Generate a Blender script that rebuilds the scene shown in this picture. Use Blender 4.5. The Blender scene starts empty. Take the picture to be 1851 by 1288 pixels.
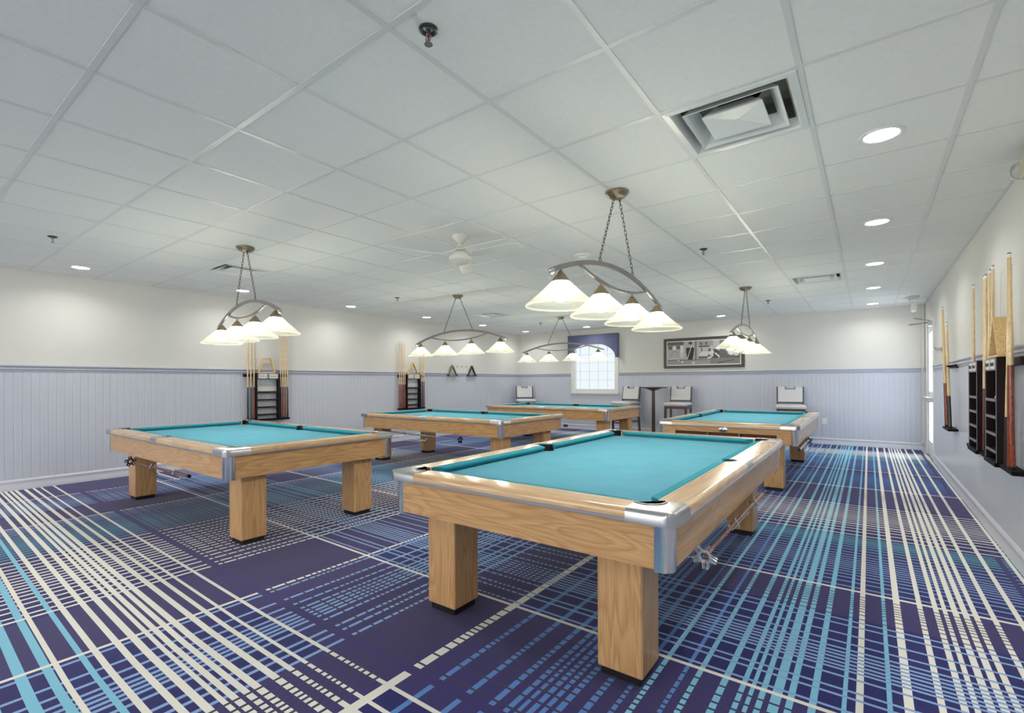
import bpy, math, random
from mathutils import Matrix, Vector
PI = math.pi
random.seed(7)
SC = bpy.context.scene
COL = SC.collection

# ------------------------------------------------------------------ camera, world, exposure
TILE = 0.6096
CAM_Z = 2.0172 * TILE
CEIL = CAM_Z + 2.2092 * TILE            # ceiling height
XL, XR, YB = -7.927, 0.794, 11.306      # left wall, right wall, back wall
YF = -4.4                               # wall behind the camera
RAIL_Z = 1.456                          # top of the chair rail
BASE_Z = 0.127                          # top of the baseboards
GX, GY = -2.3851 * TILE, 1.9794 * TILE  # origin of the ceiling grid

yaw, roll = -0.6457, -0.0042
fw = Vector((math.sin(yaw), math.cos(yaw), 0))
rt = Vector((math.cos(yaw), -math.sin(yaw), 0))
up = Vector((0, 0, 1))
r2 = rt * math.cos(roll) + up * math.sin(roll)
u2 = up * math.cos(roll) - rt * math.sin(roll)
cd = bpy.data.cameras.new('camera')
cam = bpy.data.objects.new('camera', cd)
COL.objects.link(cam)
m = Matrix((r2, u2, -fw)).transposed().to_4x4()
m.translation = Vector((0, 0, CAM_Z))
cam.matrix_world = m
cd.sensor_width = 36.0
cd.sensor_fit = 'HORIZONTAL'
cd.lens = 875.976 / 1851 * 36.0
cd.shift_x = (925.5 - 910.4) / 1851
cd.shift_y = (690.7 - 644.0) / 1851
cd.clip_start = 0.05
SC.camera = cam

w = bpy.data.worlds.new('world')
SC.world = w
w.use_nodes = True
nt = w.node_tree
bg = nt.nodes['Background']
sky = nt.nodes.new('ShaderNodeTexSky')
sky.sky_type = 'HOSEK_WILKIE'
sky.sun_direction = (0.5, -0.5, 0.7)
nt.links.new(sky.outputs[0], bg.inputs[0])
bg.inputs[1].default_value = 1.0

vs = SC.view_settings
vs.view_transform = 'Standard'
vs.look = 'None'
vs.exposure = 0.34
vs.gamma = 1.0
vs.use_curve_mapping = False
SC.cycles.use_denoising = True

DOWNLIGHT_W = 4.5
BULB_GLOW = 104.0
FILL_PANE = 6.2  # glow of the added windows behind the viewer
DAY_PANE = 0.85

# ------------------------------------------------------------------ materials
def srgb(r, g, b):
    f = lambda c: (c / 255 / 12.92) if c / 255 <= 0.04045 else ((c / 255 + 0.055) / 1.055) ** 2.4
    return (f(r), f(g), f(b), 1.0)

def mat(name, col, rough=0.5, metal=0.0, noise=0.0, nscale=20.0, bump=0.0, bscale=200.0, spec=0.5, coat=0.0, sheen=0.0):
    mm = bpy.data.materials.new(name)
    mm.use_nodes = True
    t = mm.node_tree
    b = t.nodes['Principled BSDF']
    b.inputs['Base Color'].default_value = col
    b.inputs['Roughness'].default_value = rough
    b.inputs['Metallic'].default_value = metal
    b.inputs['Specular IOR Level'].default_value = spec
    b.inputs['Coat Weight'].default_value = coat
    b.inputs['Coat Roughness'].default_value = 0.08
    b.inputs['Sheen Weight'].default_value = sheen
    tc = t.nodes.new('ShaderNodeTexCoord')
    if noise > 0:
        n = t.nodes.new('ShaderNodeTexNoise')
        n.inputs['Scale'].default_value = nscale
        n.inputs['Detail'].default_value = 4
        t.links.new(tc.outputs['Object'], n.inputs['Vector'])
        cr = t.nodes.new('ShaderNodeValToRGB')
        k0, k1 = 1 - noise, 1 + noise
        cr.color_ramp.elements[0].position = 0.3
        cr.color_ramp.elements[1].position = 0.7
        cr.color_ramp.elements[0].color = (col[0] * k0, col[1] * k0, col[2] * k0, 1)
        cr.color_ramp.elements[1].color = (min(1, col[0] * k1), min(1, col[1] * k1), min(1, col[2] * k1), 1)
        t.links.new(n.outputs['Fac'], cr.inputs['Fac'])
        t.links.new(cr.outputs['Color'], b.inputs['Base Color'])
    if bump > 0:
        n2 = t.nodes.new('ShaderNodeTexNoise')
        n2.inputs['Scale'].default_value = bscale
        n2.inputs['Detail'].default_value = 3
        t.links.new(tc.outputs['Object'], n2.inputs['Vector'])
        bp = t.nodes.new('ShaderNodeBump')
        bp.inputs['Strength'].default_value = bump
        bp.inputs['Distance'].default_value = 0.002
        t.links.new(n2.outputs['Fac'], bp.inputs['Height'])
        t.links.new(bp.outputs['Normal'], b.inputs['Normal'])
    return mm

def wood(name, axis, light, dark, rough=0.32, coat=0.25, ring=9.0):
    """Laminate with cathedral grain running along one object axis."""
    mm = bpy.data.materials.new(name)
    mm.use_nodes = True
    t = mm.node_tree
    L = t.links.new
    b = t.nodes['Principled BSDF']
    b.inputs['Roughness'].default_value = rough
    b.inputs['Coat Weight'].default_value = coat
    b.inputs['Coat Roughness'].default_value = 0.12
    tc = t.nodes.new('ShaderNodeTexCoord')
    oi = t.nodes.new('ShaderNodeObjectInfo')
    mp = t.nodes.new('ShaderNodeMapping')
    s = [1.0, 1.0, 1.0]
    s['XYZ'.index(axis)] = 0.11
    mp.inputs['Scale'].default_value = s
    L(tc.outputs['Object'], mp.inputs['Vector'])
    n = t.nodes.new('ShaderNodeTexNoise')
    n.inputs['Scale'].default_value = ring
    n.inputs['Detail'].default_value = 1.5
    n.inputs['Distortion'].default_value = 0.35
    L(mp.outputs['Vector'], n.inputs['Vector'])
    mu = t.nodes.new('ShaderNodeMath'); mu.operation = 'MULTIPLY'; mu.inputs[1].default_value = 13.0
    L(n.outputs['Fac'], mu.inputs[0])
    fr = t.nodes.new('ShaderNodeMath'); fr.operation = 'FRACT'
    L(mu.outputs[0], fr.inputs[0])
    mp2 = t.nodes.new('ShaderNodeMapping')
    s2 = [160.0, 160.0, 160.0]
    s2['XYZ'.index(axis)] = 5.0
    mp2.inputs['Scale'].default_value = s2
    L(tc.outputs['Object'], mp2.inputs['Vector'])
    n2 = t.nodes.new('ShaderNodeTexNoise')
    n2.inputs['Scale'].default_value = 1.0
    n2.inputs['Detail'].default_value = 3
    L(mp2.outputs['Vector'], n2.inputs['Vector'])
    cr = t.nodes.new('ShaderNodeValToRGB')
    e = cr.color_ramp.elements
    e[0].position = 0.0; e[0].color = light
    e[1].position = 1.0; e[1].color = light
    md = tuple((light[i] * 0.6 + dark[i] * 0.4) for i in range(3)) + (1,)
    x = e.new(0.42); x.color = md
    x = e.new(0.72); x.color = dark
    x = e.new(0.86); x.color = md
    L(fr.outputs[0], cr.inputs['Fac'])
    mx = t.nodes.new('ShaderNodeMix'); mx.data_type = 'RGBA'; mx.blend_type = 'MULTIPLY'
    mx.inputs[0].default_value = 0.45
    L(cr.outputs['Color'], mx.inputs[6])
    c2 = t.nodes.new('ShaderNodeValToRGB')
    c2.color_ramp.elements[0].position = 0.35; c2.color_ramp.elements[0].color = (0.62, 0.55, 0.48, 1)
    c2.color_ramp.elements[1].position = 0.6; c2.color_ramp.elements[1].color = (1, 1, 1, 1)
    L(n2.outputs['Fac'], c2.inputs['Fac'])
    L(c2.outputs['Color'], mx.inputs[7])
    L(mx.outputs[2], b.inputs['Base Color'])
    return mm

def emit(name, col, strength):
    mm = bpy.data.materials.new(name)
    mm.use_nodes = True
    t = mm.node_tree
    t.nodes.remove(t.nodes['Principled BSDF'])
    e = t.nodes.new('ShaderNodeEmission')
    e.inputs[0].default_value = col
    e.inputs[1].default_value = strength
    t.links.new(e.outputs[0], t.nodes['Material Output'].inputs[0])
    return mm

def shade_glass(name):
    mm = bpy.data.materials.new(name)
    mm.use_nodes = True
    t = mm.node_tree
    L = t.links.new
    t.nodes.remove(t.nodes['Principled BSDF'])
    tr = t.nodes.new('ShaderNodeBsdfTransparent'); tr.inputs[0].default_value = (0.95, 0.94, 0.88, 1)
    tl = t.nodes.new('ShaderNodeBsdfTranslucent'); tl.inputs[0].default_value = (0.97, 0.95, 0.86, 1)
    df = t.nodes.new('ShaderNodeBsdfDiffuse'); df.inputs[0].default_value = (0.9, 0.89, 0.8, 1)
    gl = t.nodes.new('ShaderNodeBsdfGlossy'); gl.inputs['Roughness'].default_value = 0.15
    a = t.nodes.new('ShaderNodeMixShader'); a.inputs[0].default_value = 0.5
    L(tl.outputs[0], a.inputs[1]); L(df.outputs[0], a.inputs[2])
    b = t.nodes.new('ShaderNodeMixShader'); b.inputs[0].default_value = 0.89
    L(a.outputs[0], b.inputs[1]); L(tr.outputs[0], b.inputs[2])
    c = t.nodes.new('ShaderNodeMixShader'); c.inputs[0].default_value = 0.10
    L(b.outputs[0], c.inputs[1]); L(gl.outputs[0], c.inputs[2])
    L(c.outputs[0], t.nodes['Material Output'].inputs[0])
    return mm

def glass(name, col=(0.95, 0.97, 0.97, 1)):
    mm = mat(name, col, 0.08)
    b = mm.node_tree.nodes['Principled BSDF']
    b.inputs['Transmission Weight'].default_value = 0.85
    b.inputs['IOR'].default_value = 1.3
    return mm

def carpet(name, col, var=0.22):
    mm = mat(name, col, 0.95, noise=var, nscale=260.0, bump=0.6, bscale=420.0, spec=0.1, sheen=0.15)
    return mm

OAK_L, OAK_D = srgb(214, 172, 120), srgb(196, 149, 95)
M = dict(
    oak_x=wood('oak_laminate_lengthwise', 'X', OAK_L, OAK_D),
    oak_y=wood('oak_laminate_crosswise', 'Y', OAK_L, OAK_D),
    oak_z=wood('oak_laminate_upright', 'Z', OAK_L, OAK_D),
    rail_x=wood('rail_wood_lengthwise', 'X', srgb(222, 188, 142), srgb(206, 166, 118), rough=0.22, coat=0.5),
    rail_y=wood('rail_wood_crosswise', 'Y', srgb(222, 188, 142), srgb(206, 166, 118), rough=0.22, coat=0.5),
    cloth=mat('turquoise_cloth', srgb(90, 156, 176), 0.9, noise=0.04, nscale=6, bump=0.25, bscale=900, spec=0.15),
    cushion=mat('cushion_cloth', srgb(50, 142, 158), 0.9, noise=0.03, nscale=8, bump=0.25, bscale=900, spec=0.15),
    chrome=mat('polished_aluminium', srgb(206, 208, 212), 0.16, 1.0, noise=0.03, nscale=3),
    satin=mat('satin_aluminium', srgb(190, 190, 192), 0.3, 1.0, noise=0.03, nscale=3),
    black=mat('black_rubber', srgb(16, 15, 16), 0.5, noise=0.1, nscale=30),
    dark_under=mat('dark_stained_underside', srgb(96, 52, 26), 0.6, noise=0.2, nscale=10),
    nickel=mat('brushed_nickel', srgb(150, 146, 142), 0.35, 0.9, noise=0.05, nscale=15),
    bronze=mat('aged_nickel', srgb(150, 134, 112), 0.38, 0.85, noise=0.08, nscale=25),
    shade=shade_glass('ribbed_clear_glass'),
    bulb=emit('bulb_glow', (1.0, 0.95, 0.86, 1), BULB_GLOW),
    lens=emit('downlight_glow', (1.0, 0.98, 0.95, 1), 22.0),
    white_metal=mat('white_enamel', srgb(226, 228, 226), 0.3, noise=0.02, nscale=8),
    white_plastic=mat('white_plastic', srgb(228, 228, 224), 0.35, noise=0.02, nscale=8),
    fan=mat('fan_enamel', srgb(214, 214, 206), 0.35, noise=0.02, nscale=8),
    wall=mat('cream_wall_paint', srgb(214, 213, 208), 0.7, noise=0.012, nscale=3, bump=0.06, bscale=300),
    wains=mat('lavender_grey_paint', srgb(194, 199, 211), 0.42, noise=0.012, nscale=3),
    wains_flat=mat('lavender_grey_gloss_paint', srgb(198, 201, 212), 0.28, noise=0.012, nscale=3),
    trim=mat('pale_trim_paint', srgb(205, 208, 218), 0.35, noise=0.01, nscale=5),
    rail_paint=mat('rail_paint', srgb(178, 182, 198), 0.35, noise=0.01, nscale=5),
    base_wall=mat('pale_floor_tile_paint', srgb(216, 218, 224), 0.35, noise=0.01, nscale=5),
    ctile=mat('mineral_ceiling_tile', srgb(238, 238, 234), 0.85, noise=0.02, nscale=40, bump=0.15, bscale=260),
    tbar=mat('white_ceiling_grid', srgb(222, 222, 219), 0.4, noise=0.01, nscale=10),
    dark_metal=mat('dull_duct_metal', srgb(150, 148, 136), 0.6, 0.1, noise=0.2, nscale=8),
    chain=mat('dark_chain', srgb(92, 92, 92), 0.35, 0.9, noise=0.1, nscale=40),
    navy_fabric=mat('blue_valance_fabric', srgb(92, 96, 128), 0.85, noise=0.08, nscale=6, bump=0.4, bscale=300, sheen=0.2),
    front_pane=emit('added_fill_pane', (1.0, 0.98, 0.94, 1), FILL_PANE),  # glowing fill for the added, unseen front windows
    pane=emit('daylight_pane', (0.80, 0.88, 1.0, 1), DAY_PANE),
    door_pane=emit('bright_daylight_pane', (0.78, 0.88, 1.0, 1), 4.0),
    frame_dark=mat('dark_frame_wood', srgb(66, 58, 52), 0.4, noise=0.15, nscale=20),
    mat_board=mat('white_mat_board', srgb(228, 226, 224), 0.7, noise=0.01, nscale=20),
    espresso=wood('espresso_wood', 'Z', srgb(82, 52, 40), srgb(52, 32, 26), rough=0.4),
    espresso_x=wood('espresso_wood_flat', 'X', srgb(92, 62, 48), srgb(60, 40, 32), rough=0.35),
    vinyl=mat('light_grey_vinyl', srgb(206, 207, 208), 0.45, noise=0.02, nscale=12, bump=0.1, bscale=150),
    bracket=mat('dark_bracket', srgb(86, 86, 92), 0.4, 0.4, noise=0.1, nscale=20),
    rack=mat('mahogany_black_rack', srgb(24, 9, 8), 0.45, noise=0.35, nscale=14, spec=0.2),
    shelf_edge=mat('grey_shelf_edge', srgb(118, 118, 124), 0.4, 0.3, noise=0.05, nscale=20),
    rack_in=mat('black_rack_interior', srgb(8, 6, 7), 0.6, noise=0.2, nscale=20, spec=0.15),
    maple=wood('pale_maple', 'Z', srgb(232, 208, 164), srgb(214, 182, 132), rough=0.3, ring=30),
    maple_x=wood('pale_maple_flat', 'X', srgb(226, 196, 142), srgb(200, 162, 104), rough=0.35, ring=20),
    cue_red=wood('reddish_cue_butt', 'Z', srgb(150, 66, 34), srgb(104, 38, 20), rough=0.25, ring=30),
    cue_blk=mat('black_cue_butt', srgb(20, 18, 20), 0.3, noise=0.1, nscale=30, coat=0.3),
    cue_navy=mat('slate_cue_butt', srgb(62, 70, 86), 0.3, noise=0.1, nscale=30, coat=0.3),
    ferrule=mat('white_ferrule', srgb(232, 230, 222), 0.4, noise=0.02, nscale=40),
    tip=mat('blue_grey_tip', srgb(96, 104, 112), 0.8, noise=0.1, nscale=60),
    plate=mat('white_number_plate', srgb(222, 224, 222), 0.4, noise=0.02, nscale=20),
    ink=mat('grey_print', srgb(84, 84, 88), 0.6, noise=0.05, nscale=40),
    tri_dark=mat('dark_rack_plastic', srgb(58, 60, 66), 0.4, noise=0.1, nscale=20),
    tri_bronze=mat('bronze_rack_plastic', srgb(134, 128, 112), 0.4, noise=0.1, nscale=20),
    pink=mat('pink_chalk_box', srgb(222, 142, 150), 0.6, noise=0.08, nscale=30),
    clear=glass('clear_plastic'),
    steel=mat('bright_steel', srgb(206, 206, 208), 0.25, 1.0, noise=0.03, nscale=10),
    red_glass=mat('red_sprinkler_bulb', srgb(150, 20, 40), 0.15, noise=0.05, nscale=30),
    gun=mat('dark_escutcheon', srgb(92, 88, 84), 0.3, 0.9, noise=0.1, nscale=30),
    beige=mat('beige_housing', srgb(196, 190, 164), 0.45, noise=0.02, nscale=20),
    brown_plate=mat('brown_outlet_plate', srgb(110, 92, 84), 0.4, noise=0.05, nscale=20),
    stick=wood('bridge_stick_wood', 'X', srgb(134, 74, 48), srgb(92, 44, 28), rough=0.25, ring=30),
)
CARPET = [carpet('carpet_navy', srgb(32, 34, 100)), carpet('carpet_purple', srgb(56, 50, 108)), carpet('carpet_dark_thread', srgb(62, 56, 88)),
          carpet('carpet_cream', srgb(232, 230, 220), 0.08), carpet('carpet_cyan', srgb(128, 194, 220), 0.1), carpet('carpet_light_blue', srgb(136, 170, 214), 0.1),
          carpet('carpet_blue', srgb(90, 136, 200), 0.12), carpet('carpet_teal', srgb(92, 164, 184), 0.12)]
GREYS = [mat('print_tone', srgb(v + 4, v, v + 1), 0.5, noise=0.05, nscale=60) for v in (30, 62, 92, 118, 146, 172, 198, 222)]

# ------------------------------------------------------------------ mesh building
class MB:
    def __init__(s):
        s.v, s.f, s.mi = [], [], []
        s.k = 0                                   # current material slot
    def add(s, vs_, fs):
        o = len(s.v)
        s.v += [tuple(p) for p in vs_]
        for f in fs:
            s.f.append(tuple(i + o for i in f)); s.mi.append(s.k)
    def box(s, x0, x1, y0, y1, z0, z1):
        s.add([(x0, y0, z0), (x1, y0, z0), (x1, y1, z0), (x0, y1, z0), (x0, y0, z1), (x1, y0, z1), (x1, y1, z1), (x0, y1, z1)],
              [(0, 3, 2, 1), (4, 5, 6, 7), (0, 1, 5, 4), (1, 2, 6, 5), (2, 3, 7, 6), (3, 0, 4, 7)])
    def bbox(s, x0, x1, y0, y1, z0, z1, b=0.004):
        """box with bevelled edges"""
        b = min(b, (x1 - x0) / 2.01, (y1 - y0) / 2.01, (z1 - z0) / 2.01)
        rings = []
        for z, i in ((z0, b), (z0 + b, 0), (z1 - b, 0), (z1, b)):
            rings.append([(x0 + i + (b if not i else 0), y0 + i, z), (x1 - i - (b if not i else 0), y0 + i, z), (x1 - i, y0 + i + (b if not i else 0), z), (x1 - i, y1 - i - (b if not i else 0), z),
                          (x1 - i - (b if not i else 0), y1 - i, z), (x0 + i + (b if not i else 0), y1 - i, z), (x0 + i, y1 - i - (b if not i else 0), z), (x0 + i, y0 + i + (b if not i else 0), z)])
        s.loft(rings, cap=True)
    def loft(s, rings, cap=False, closed=True):
        n = len(rings[0]); o = len(s.v)
        for r in rings:
            s.v += [tuple(p) for p in r]
        for i in range(len(rings) - 1):
            for j in range(n if closed else n - 1):
                a, b = o + i * n + j, o + i * n + (j + 1) % n
                s.f.append((a, b, b + n, a + n)); s.mi.append(s.k)
        if cap:
            s.f.append(tuple(o + j for j in range(n))[::-1]); s.mi.append(s.k)
            s.f.append(tuple(o + (len(rings) - 1) * n + j for j in range(n))); s.mi.append(s.k)
    def lathe(s, prof, c=(0, 0, 0), n=24, cap=True, flute=0.0):
        rings = []
        for r, z in prof:
            rings.append([(c[0] + (r + (flute if j % 2 else -flute) * min(1, r * 8)) * math.cos(2 * PI * j / n), c[1] + (r + (flute if j % 2 else -flute) * min(1, r * 8)) * math.sin(2 * PI * j / n), c[2] + z) for j in range(n)])
        s.loft(rings, cap=cap)
    def tube(s, pts, r, n=8, cap=True):
        """round tube along points; r a number or a list"""
        P = [Vector(p) for p in pts]
        rr = r if isinstance(r, (list, tuple)) else [r] * len(P)
        rings = []
        ref = None
        for i, p in enumerate(P):
            d = (P[min(i + 1, len(P) - 1)] - P[max(i - 1, 0)]).normalized()
            if ref is None:
                ref = Vector((0, 0, 1)) if abs(d.z) < 0.9 else Vector((1, 0, 0))
            a = d.cross(ref).normalized(); b = a.cross(d).normalized(); ref = b
            rings.append([p + (a * math.cos(2 * PI * j / n) + b * math.sin(2 * PI * j / n)) * rr[i] for j in range(n)])
        s.loft(rings, cap=cap)
    def strip(s, pts, wid, hgt, side=(0, 1, 0)):
        """rectangular bar swept along points; wid is across (direction side), hgt in the bending plane"""
        P = [Vector(p) for p in pts]; sd = Vector(side)
        rings = []
        for i, p in enumerate(P):
            d = (P[min(i + 1, len(P) - 1)] - P[max(i - 1, 0)]).normalized()
            nrm = d.cross(sd).normalized()
            rings.append([p + sd * wid / 2 + nrm * hgt / 2, p - sd * wid / 2 + nrm * hgt / 2, p - sd * wid / 2 - nrm * hgt / 2, p + sd * wid / 2 - nrm * hgt / 2])
        s.loft(rings, cap=True)
    def prism(s, poly, z0, z1):
        n = len(poly); o = len(s.v)
        s.v += [(x, y, z0) for x, y in poly] + [(x, y, z1) for x, y in poly]
        s.f.append(tuple(o + i for i in range(n))[::-1]); s.mi.append(s.k)
        s.f.append(tuple(o + n + i for i in range(n))); s.mi.append(s.k)
        for i in range(n):
            j = (i + 1) % n
            s.f.append((o + i, o + j, o + n + j, o + n + i)); s.mi.append(s.k)
    def torus(s, c, R, r, axis='Y', n=16, k=6, stretch=1.0, M4=None):
        rings = []
        for i in range(n):
            a = 2 * PI * i / n
            ring = []
            for j in range(k):
                b = 2 * PI * j / k
                x, z, y = (R + r * math.cos(b)) * math.cos(a), (R + r * math.cos(b)) * math.sin(a) * stretch, r * math.sin(b)
                p = Vector((x, y, z)) if axis == 'Y' else (Vector((y, x, z)) if axis == 'X' else Vector((x, z, y)))
                if M4 is not None: p = M4 @ p
                ring.append(p + Vector(c))
            rings.append(ring)
        rings.append(rings[0])
        s.loft(rings)
    def sphere(s, c, r, n=16, m_=10, sz=1.0):
        prof = [(max(1e-4, r * math.sin(PI * i / m_)), -r * sz * math.cos(PI * i / m_)) for i in range(m_ + 1)]
        s.lathe(prof, c, n)
    def xf(s, M4):
        s.v = [tuple(M4 @ Vector(p)) for p in s.v]
        return s
    def build(s, name, mats, parent=None, smooth=False, bevel=0.0, loc=None):
        me = bpy.data.meshes.new(name)
        me.from_pydata(s.v, [], s.f)
        mats = mats if isinstance(mats, (list, tuple)) else [mats]
        for x in mats: me.materials.append(x)
        if len(mats) > 1: me.polygons.foreach_set('material_index', s.mi)
        if smooth:
            me.polygons.foreach_set('use_smooth', [True] * len(me.polygons))
            try: me.set_sharp_from_angle(angle=math.radians(38))
            except Exception: pass
        me.update()
        o = bpy.data.objects.new(name, me)
        COL.objects.link(o)
        if parent is not None: o.parent = parent
        if loc is not None: o.location = loc
        if bevel:
            md = o.modifiers.new('bevel', 'BEVEL'); md.width = bevel; md.segments = 2; md.limit_method = 'ANGLE'
        return o

def tag(o, label, cat, group=None, kind=None):
    o['label'] = label; o['category'] = cat
    if group: o['group'] = group
    if kind: o['kind'] = kind
    return o
def thing(name, label, cat, loc=(0, 0, 0), rz=0.0, group=None):
    o = bpy.data.objects.new(name, None)
    COL.objects.link(o)
    o.empty_display_size = 0.1
    o.location = loc; o.rotation_euler = (0, 0, rz)
    return tag(o, label, cat, group)
def struct(o):
    o['kind'] = 'structure'
    return o
def dup(root, name_label, loc=None, rz=None):
    """copy of a thing with copies of its parts and sub-parts"""
    r = root.copy(); COL.objects.link(r); r['label'] = name_label
    if loc is not None: r.location = loc
    if rz is not None: r.rotation_euler = (0, 0, rz)
    def rec(src, dst):
        for ch in list(src.children):
            c = ch.copy(); COL.objects.link(c); c.parent = dst
            rec(ch, c)
    rec(root, r)
    return r

# ------------------------------------------------------------------ floor: woven plaid carpet
NAVY, PURP, DARK, CREAM, CYAN, LBLUE, BLUE, TEAL = range(8)
def rungs(a, b, col, wd, rank, smax, smin):
    """threads whose spacing tightens to the middle and opens again"""
    out, x = [], a
    while x < b:
        out.append((x, wd, col, rank))
        t = (x - a) / (b - a)
        x += smin + (smax - smin) * abs(2 * t - 1) ** 1.3
    return out
XT = [(p, wd, CREAM, 2) for p, wd in ((-.032, .036), (.118, .045), (.217, .034), (.283, .034), (.32, .028), (.362, .038), (.402, .038), (.443, .034), (.513, .034), (.614, .036), (.752, .03))]
XT = [(p, wd * .66, c, r) for p, wd, c, r in XT]
XT += [(.705, .03, PURP, 2.1)]
XT += [(p, wd * .68, CYAN, 2) for p, wd in ((-.079, .022), (.06, .024), (-.175, .036), (-.246, .034), (-.292, .05), (-.339, .03), (-.376, .022), (-.41, .028), (-.477, .036), (-.575, .03), (-.719, .03))]
XT += [(p, wd * .75, BLUE, 1.9) for p, wd in ((-.628, .022), (-.772, .024), (-.855, .034), (-.934, .034), (-.976, .026), (-1.013, .03), (-1.052, .022), (-1.09, .03), (-1.157, .034), (-1.272, .034), (-1.42, .034))]
XT += [(-1.565, .044, CREAM, 2)]
XT += rungs(-1.97, -1.62, DARK, .014, 2.5, .06, .03)
XT += [(p, .02, LBLUE, 1) for p in (-2.02, -2.1, -2.16, -2.265, -2.324, -2.361, -2.399, -2.437, -2.483, -2.558, -2.655, -2.818)]
XT += [(-2.868, .024, CREAM, 2)]
XT += rungs(-3.48, -2.93, DARK, .012, 1.5, .09, .035)
XT += [(-3.54, .022, CREAM, 2.05)]
XT += rungs(-4.74, -3.6, CREAM, .02, 1, .1, .06)
XT += rungs(-5.56, -4.8, TEAL, .02, 1, .08, .05)
XT += [(p, .02, LBLUE, 1) for p in (-5.63, -5.7, -5.76)]
XT += [(-5.82, .024, CREAM, 2.05)]
XT += rungs(-6.28, -5.9, DARK, .012, 1.5, .08, .035)
XT += rungs(-7.02, -6.34, LBLUE, .02, 1, .1, .05)
XT += [(-7.13, .024, CREAM, 2.05)]
YT = [(p, wd, CYAN, 2) for p, wd in ((-.2, .04), (-.02, .04), (.1, .03), (.2, .035), (.3, .03), (.395, .036), (.476, .03), (.593, .022))]
YT += [(p, wd, CREAM, 2) for p, wd in ((.507, .02), (.642, .025), (.725, .026), (.788, .03), (.842, .02), (.878, .026), (.922, .026), (.965, .03), (1.042, .03), (1.112, .024), (1.178, .018))]
YT += [(1.29, .02, CREAM, 2.2), (1.42, .05, PURP, 2.6)]
YT += rungs(1.475, 2.13, DARK, .012, 2.5, .09, .032)
YT += [(2.165, .022, CREAM, 2.7)]
YT += [(p, .015, LBLUE, 2.3) for p in (2.205, 2.305, 2.356, 2.46, 2.517, 2.547, 2.578, 2.613, 2.645, 2.677, 2.716, 2.781, 2.875, 2.987, 3.05)]
YT += rungs(3.1, 3.47, DARK, .010, 2.5, .06, .03)
YT += [(3.5, .024, CREAM, 2.7)]
YT += rungs(3.56, 4.36, LBLUE, .014, 1, .085, .04)
YT += rungs(4.42, 4.72, TEAL, .02, 1, .06, .04)
YT += rungs(4.78, 5.95, CREAM, .018, 2.3, .11, .055)
YT += [(5.15, .026, CREAM, 2.7)]
YT += rungs(6.0, 6.85, DARK, .013, 2.5, .1, .04)
YT += [(6.9, .026, CREAM, 2.7)]
YT += rungs(6.97, 8.1, BLUE, .02, 1, .1, .05)
YT += [(8.25, .026, CREAM, 2.7)]
YT += rungs(8.33, 9.3, BLUE, .022, 1, .085, .05)
YT += rungs(9.36, 9.85, TEAL, .022, 1, .065, .045)
YT += rungs(9.9, 10.62, CREAM, .024, 1, .07, .045)
def edges(T, a, b):
    """cut the axis into alternating cells; returns list of (start, end, thread or None)"""
    T = sorted(T); cells = []; x = a
    for p, wd, c, rk in T:
        s, e = max(p - wd / 2, x), p + wd / 2
        if e <= a or s >= b: continue
        e = min(e, b)
        if s > x + 1e-4: cells.append((x, s, None))
        if e > s: cells.append((s, e, (c, rk))); x = e
    if x < b: cells.append((x, b, None))
    return cells
XC, YC = edges(XT, XL - 0.05, XR + 0.05), edges(YT, YF - 0.05, YB + 0.05)
mb = MB()
xs = [c[0] for c in XC] + [XC[-1][1]]
ys = [c[0] for c in YC] + [YC[-1][1]]
def skew(x, y): return y + 0.022 * max(0.0, -(x + 2.6)) if -1 < y < YB - 0.4 else y
mb.v = [(x, skew(x, y), 0.0) for y in ys for x in xs]
nx = len(xs)
def base_dye(x, y):
    quiet_y = 1.33 < y < 2.14 or 3.08 < y < 3.49 or 5.97 < y < 6.88
    quiet_x = -2.0 < x < -1.55 or -3.5 < x < -2.88 or -6.3 < x < -5.85 or x < -7.1
    return PURP if (quiet_y or quiet_x) else NAVY
for j, (y0, y1, ty) in enumerate(YC):
    for i, (x0, x1, tx) in enumerate(XC):
        xm, ym = (x0 + x1) / 2, (y0 + y1) / 2
        if tx is None and ty is None: k = base_dye(xm, ym)
        elif tx is None: k = ty[0]
        elif ty is None: k = tx[0]
        else: k = tx[0] if tx[1] >= ty[1] else ty[0]
        mb.f.append((j * nx + i, j * nx + i + 1, (j + 1) * nx + i + 1, (j + 1) * nx + i)); mb.mi.append(k)
struct(mb.build('floor', CARPET))

# ------------------------------------------------------------------ walls, wainscot, rails, baseboards
WT = 0.15
DOOR_Y0, DOOR_Y1, DOOR_Z = 9.80, 10.74, 2.13
WIN = (-6.22, -5.0, 1.0, 2.24)
b = MB(); b.box(XL - WT, XL, YF - WT, YB + WT, 0, CEIL + .1); struct(b.build('wall_left', M['wall']))
b = MB()
b.box(XL, WIN[0], YB, YB + WT, 0, CEIL + .1); b.box(WIN[1], XR, YB, YB + WT, 0, CEIL + .1)
b.box(WIN[0], WIN[1], YB, YB + WT, 0, WIN[2]); b.box(WIN[0], WIN[1], YB, YB + WT, WIN[3], CEIL + .1)
struct(b.build('wall_back', M['wall']))
b = MB()
b.box(XR, XR + WT, YF - WT, DOOR_Y0, 0, CEIL + .1); b.box(XR, XR + WT, DOOR_Y1, YB + WT, 0, CEIL + .1); b.box(XR, XR + WT, DOOR_Y0, DOOR_Y1, DOOR_Z, CEIL + .1)
struct(b.build('wall_right', M['wall']))
FW = [(-7.5, -5.9), (-5.4, -3.8), (-3.3, -1.7), (-1.2, .4)]      # unseen windows added in the front wall as fill light from behind the viewer
b = MB()
b.box(XL, XR, YF - WT, YF, 0, .75); b.box(XL, XR, YF - WT, YF, 2.35, CEIL + .1)
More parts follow.
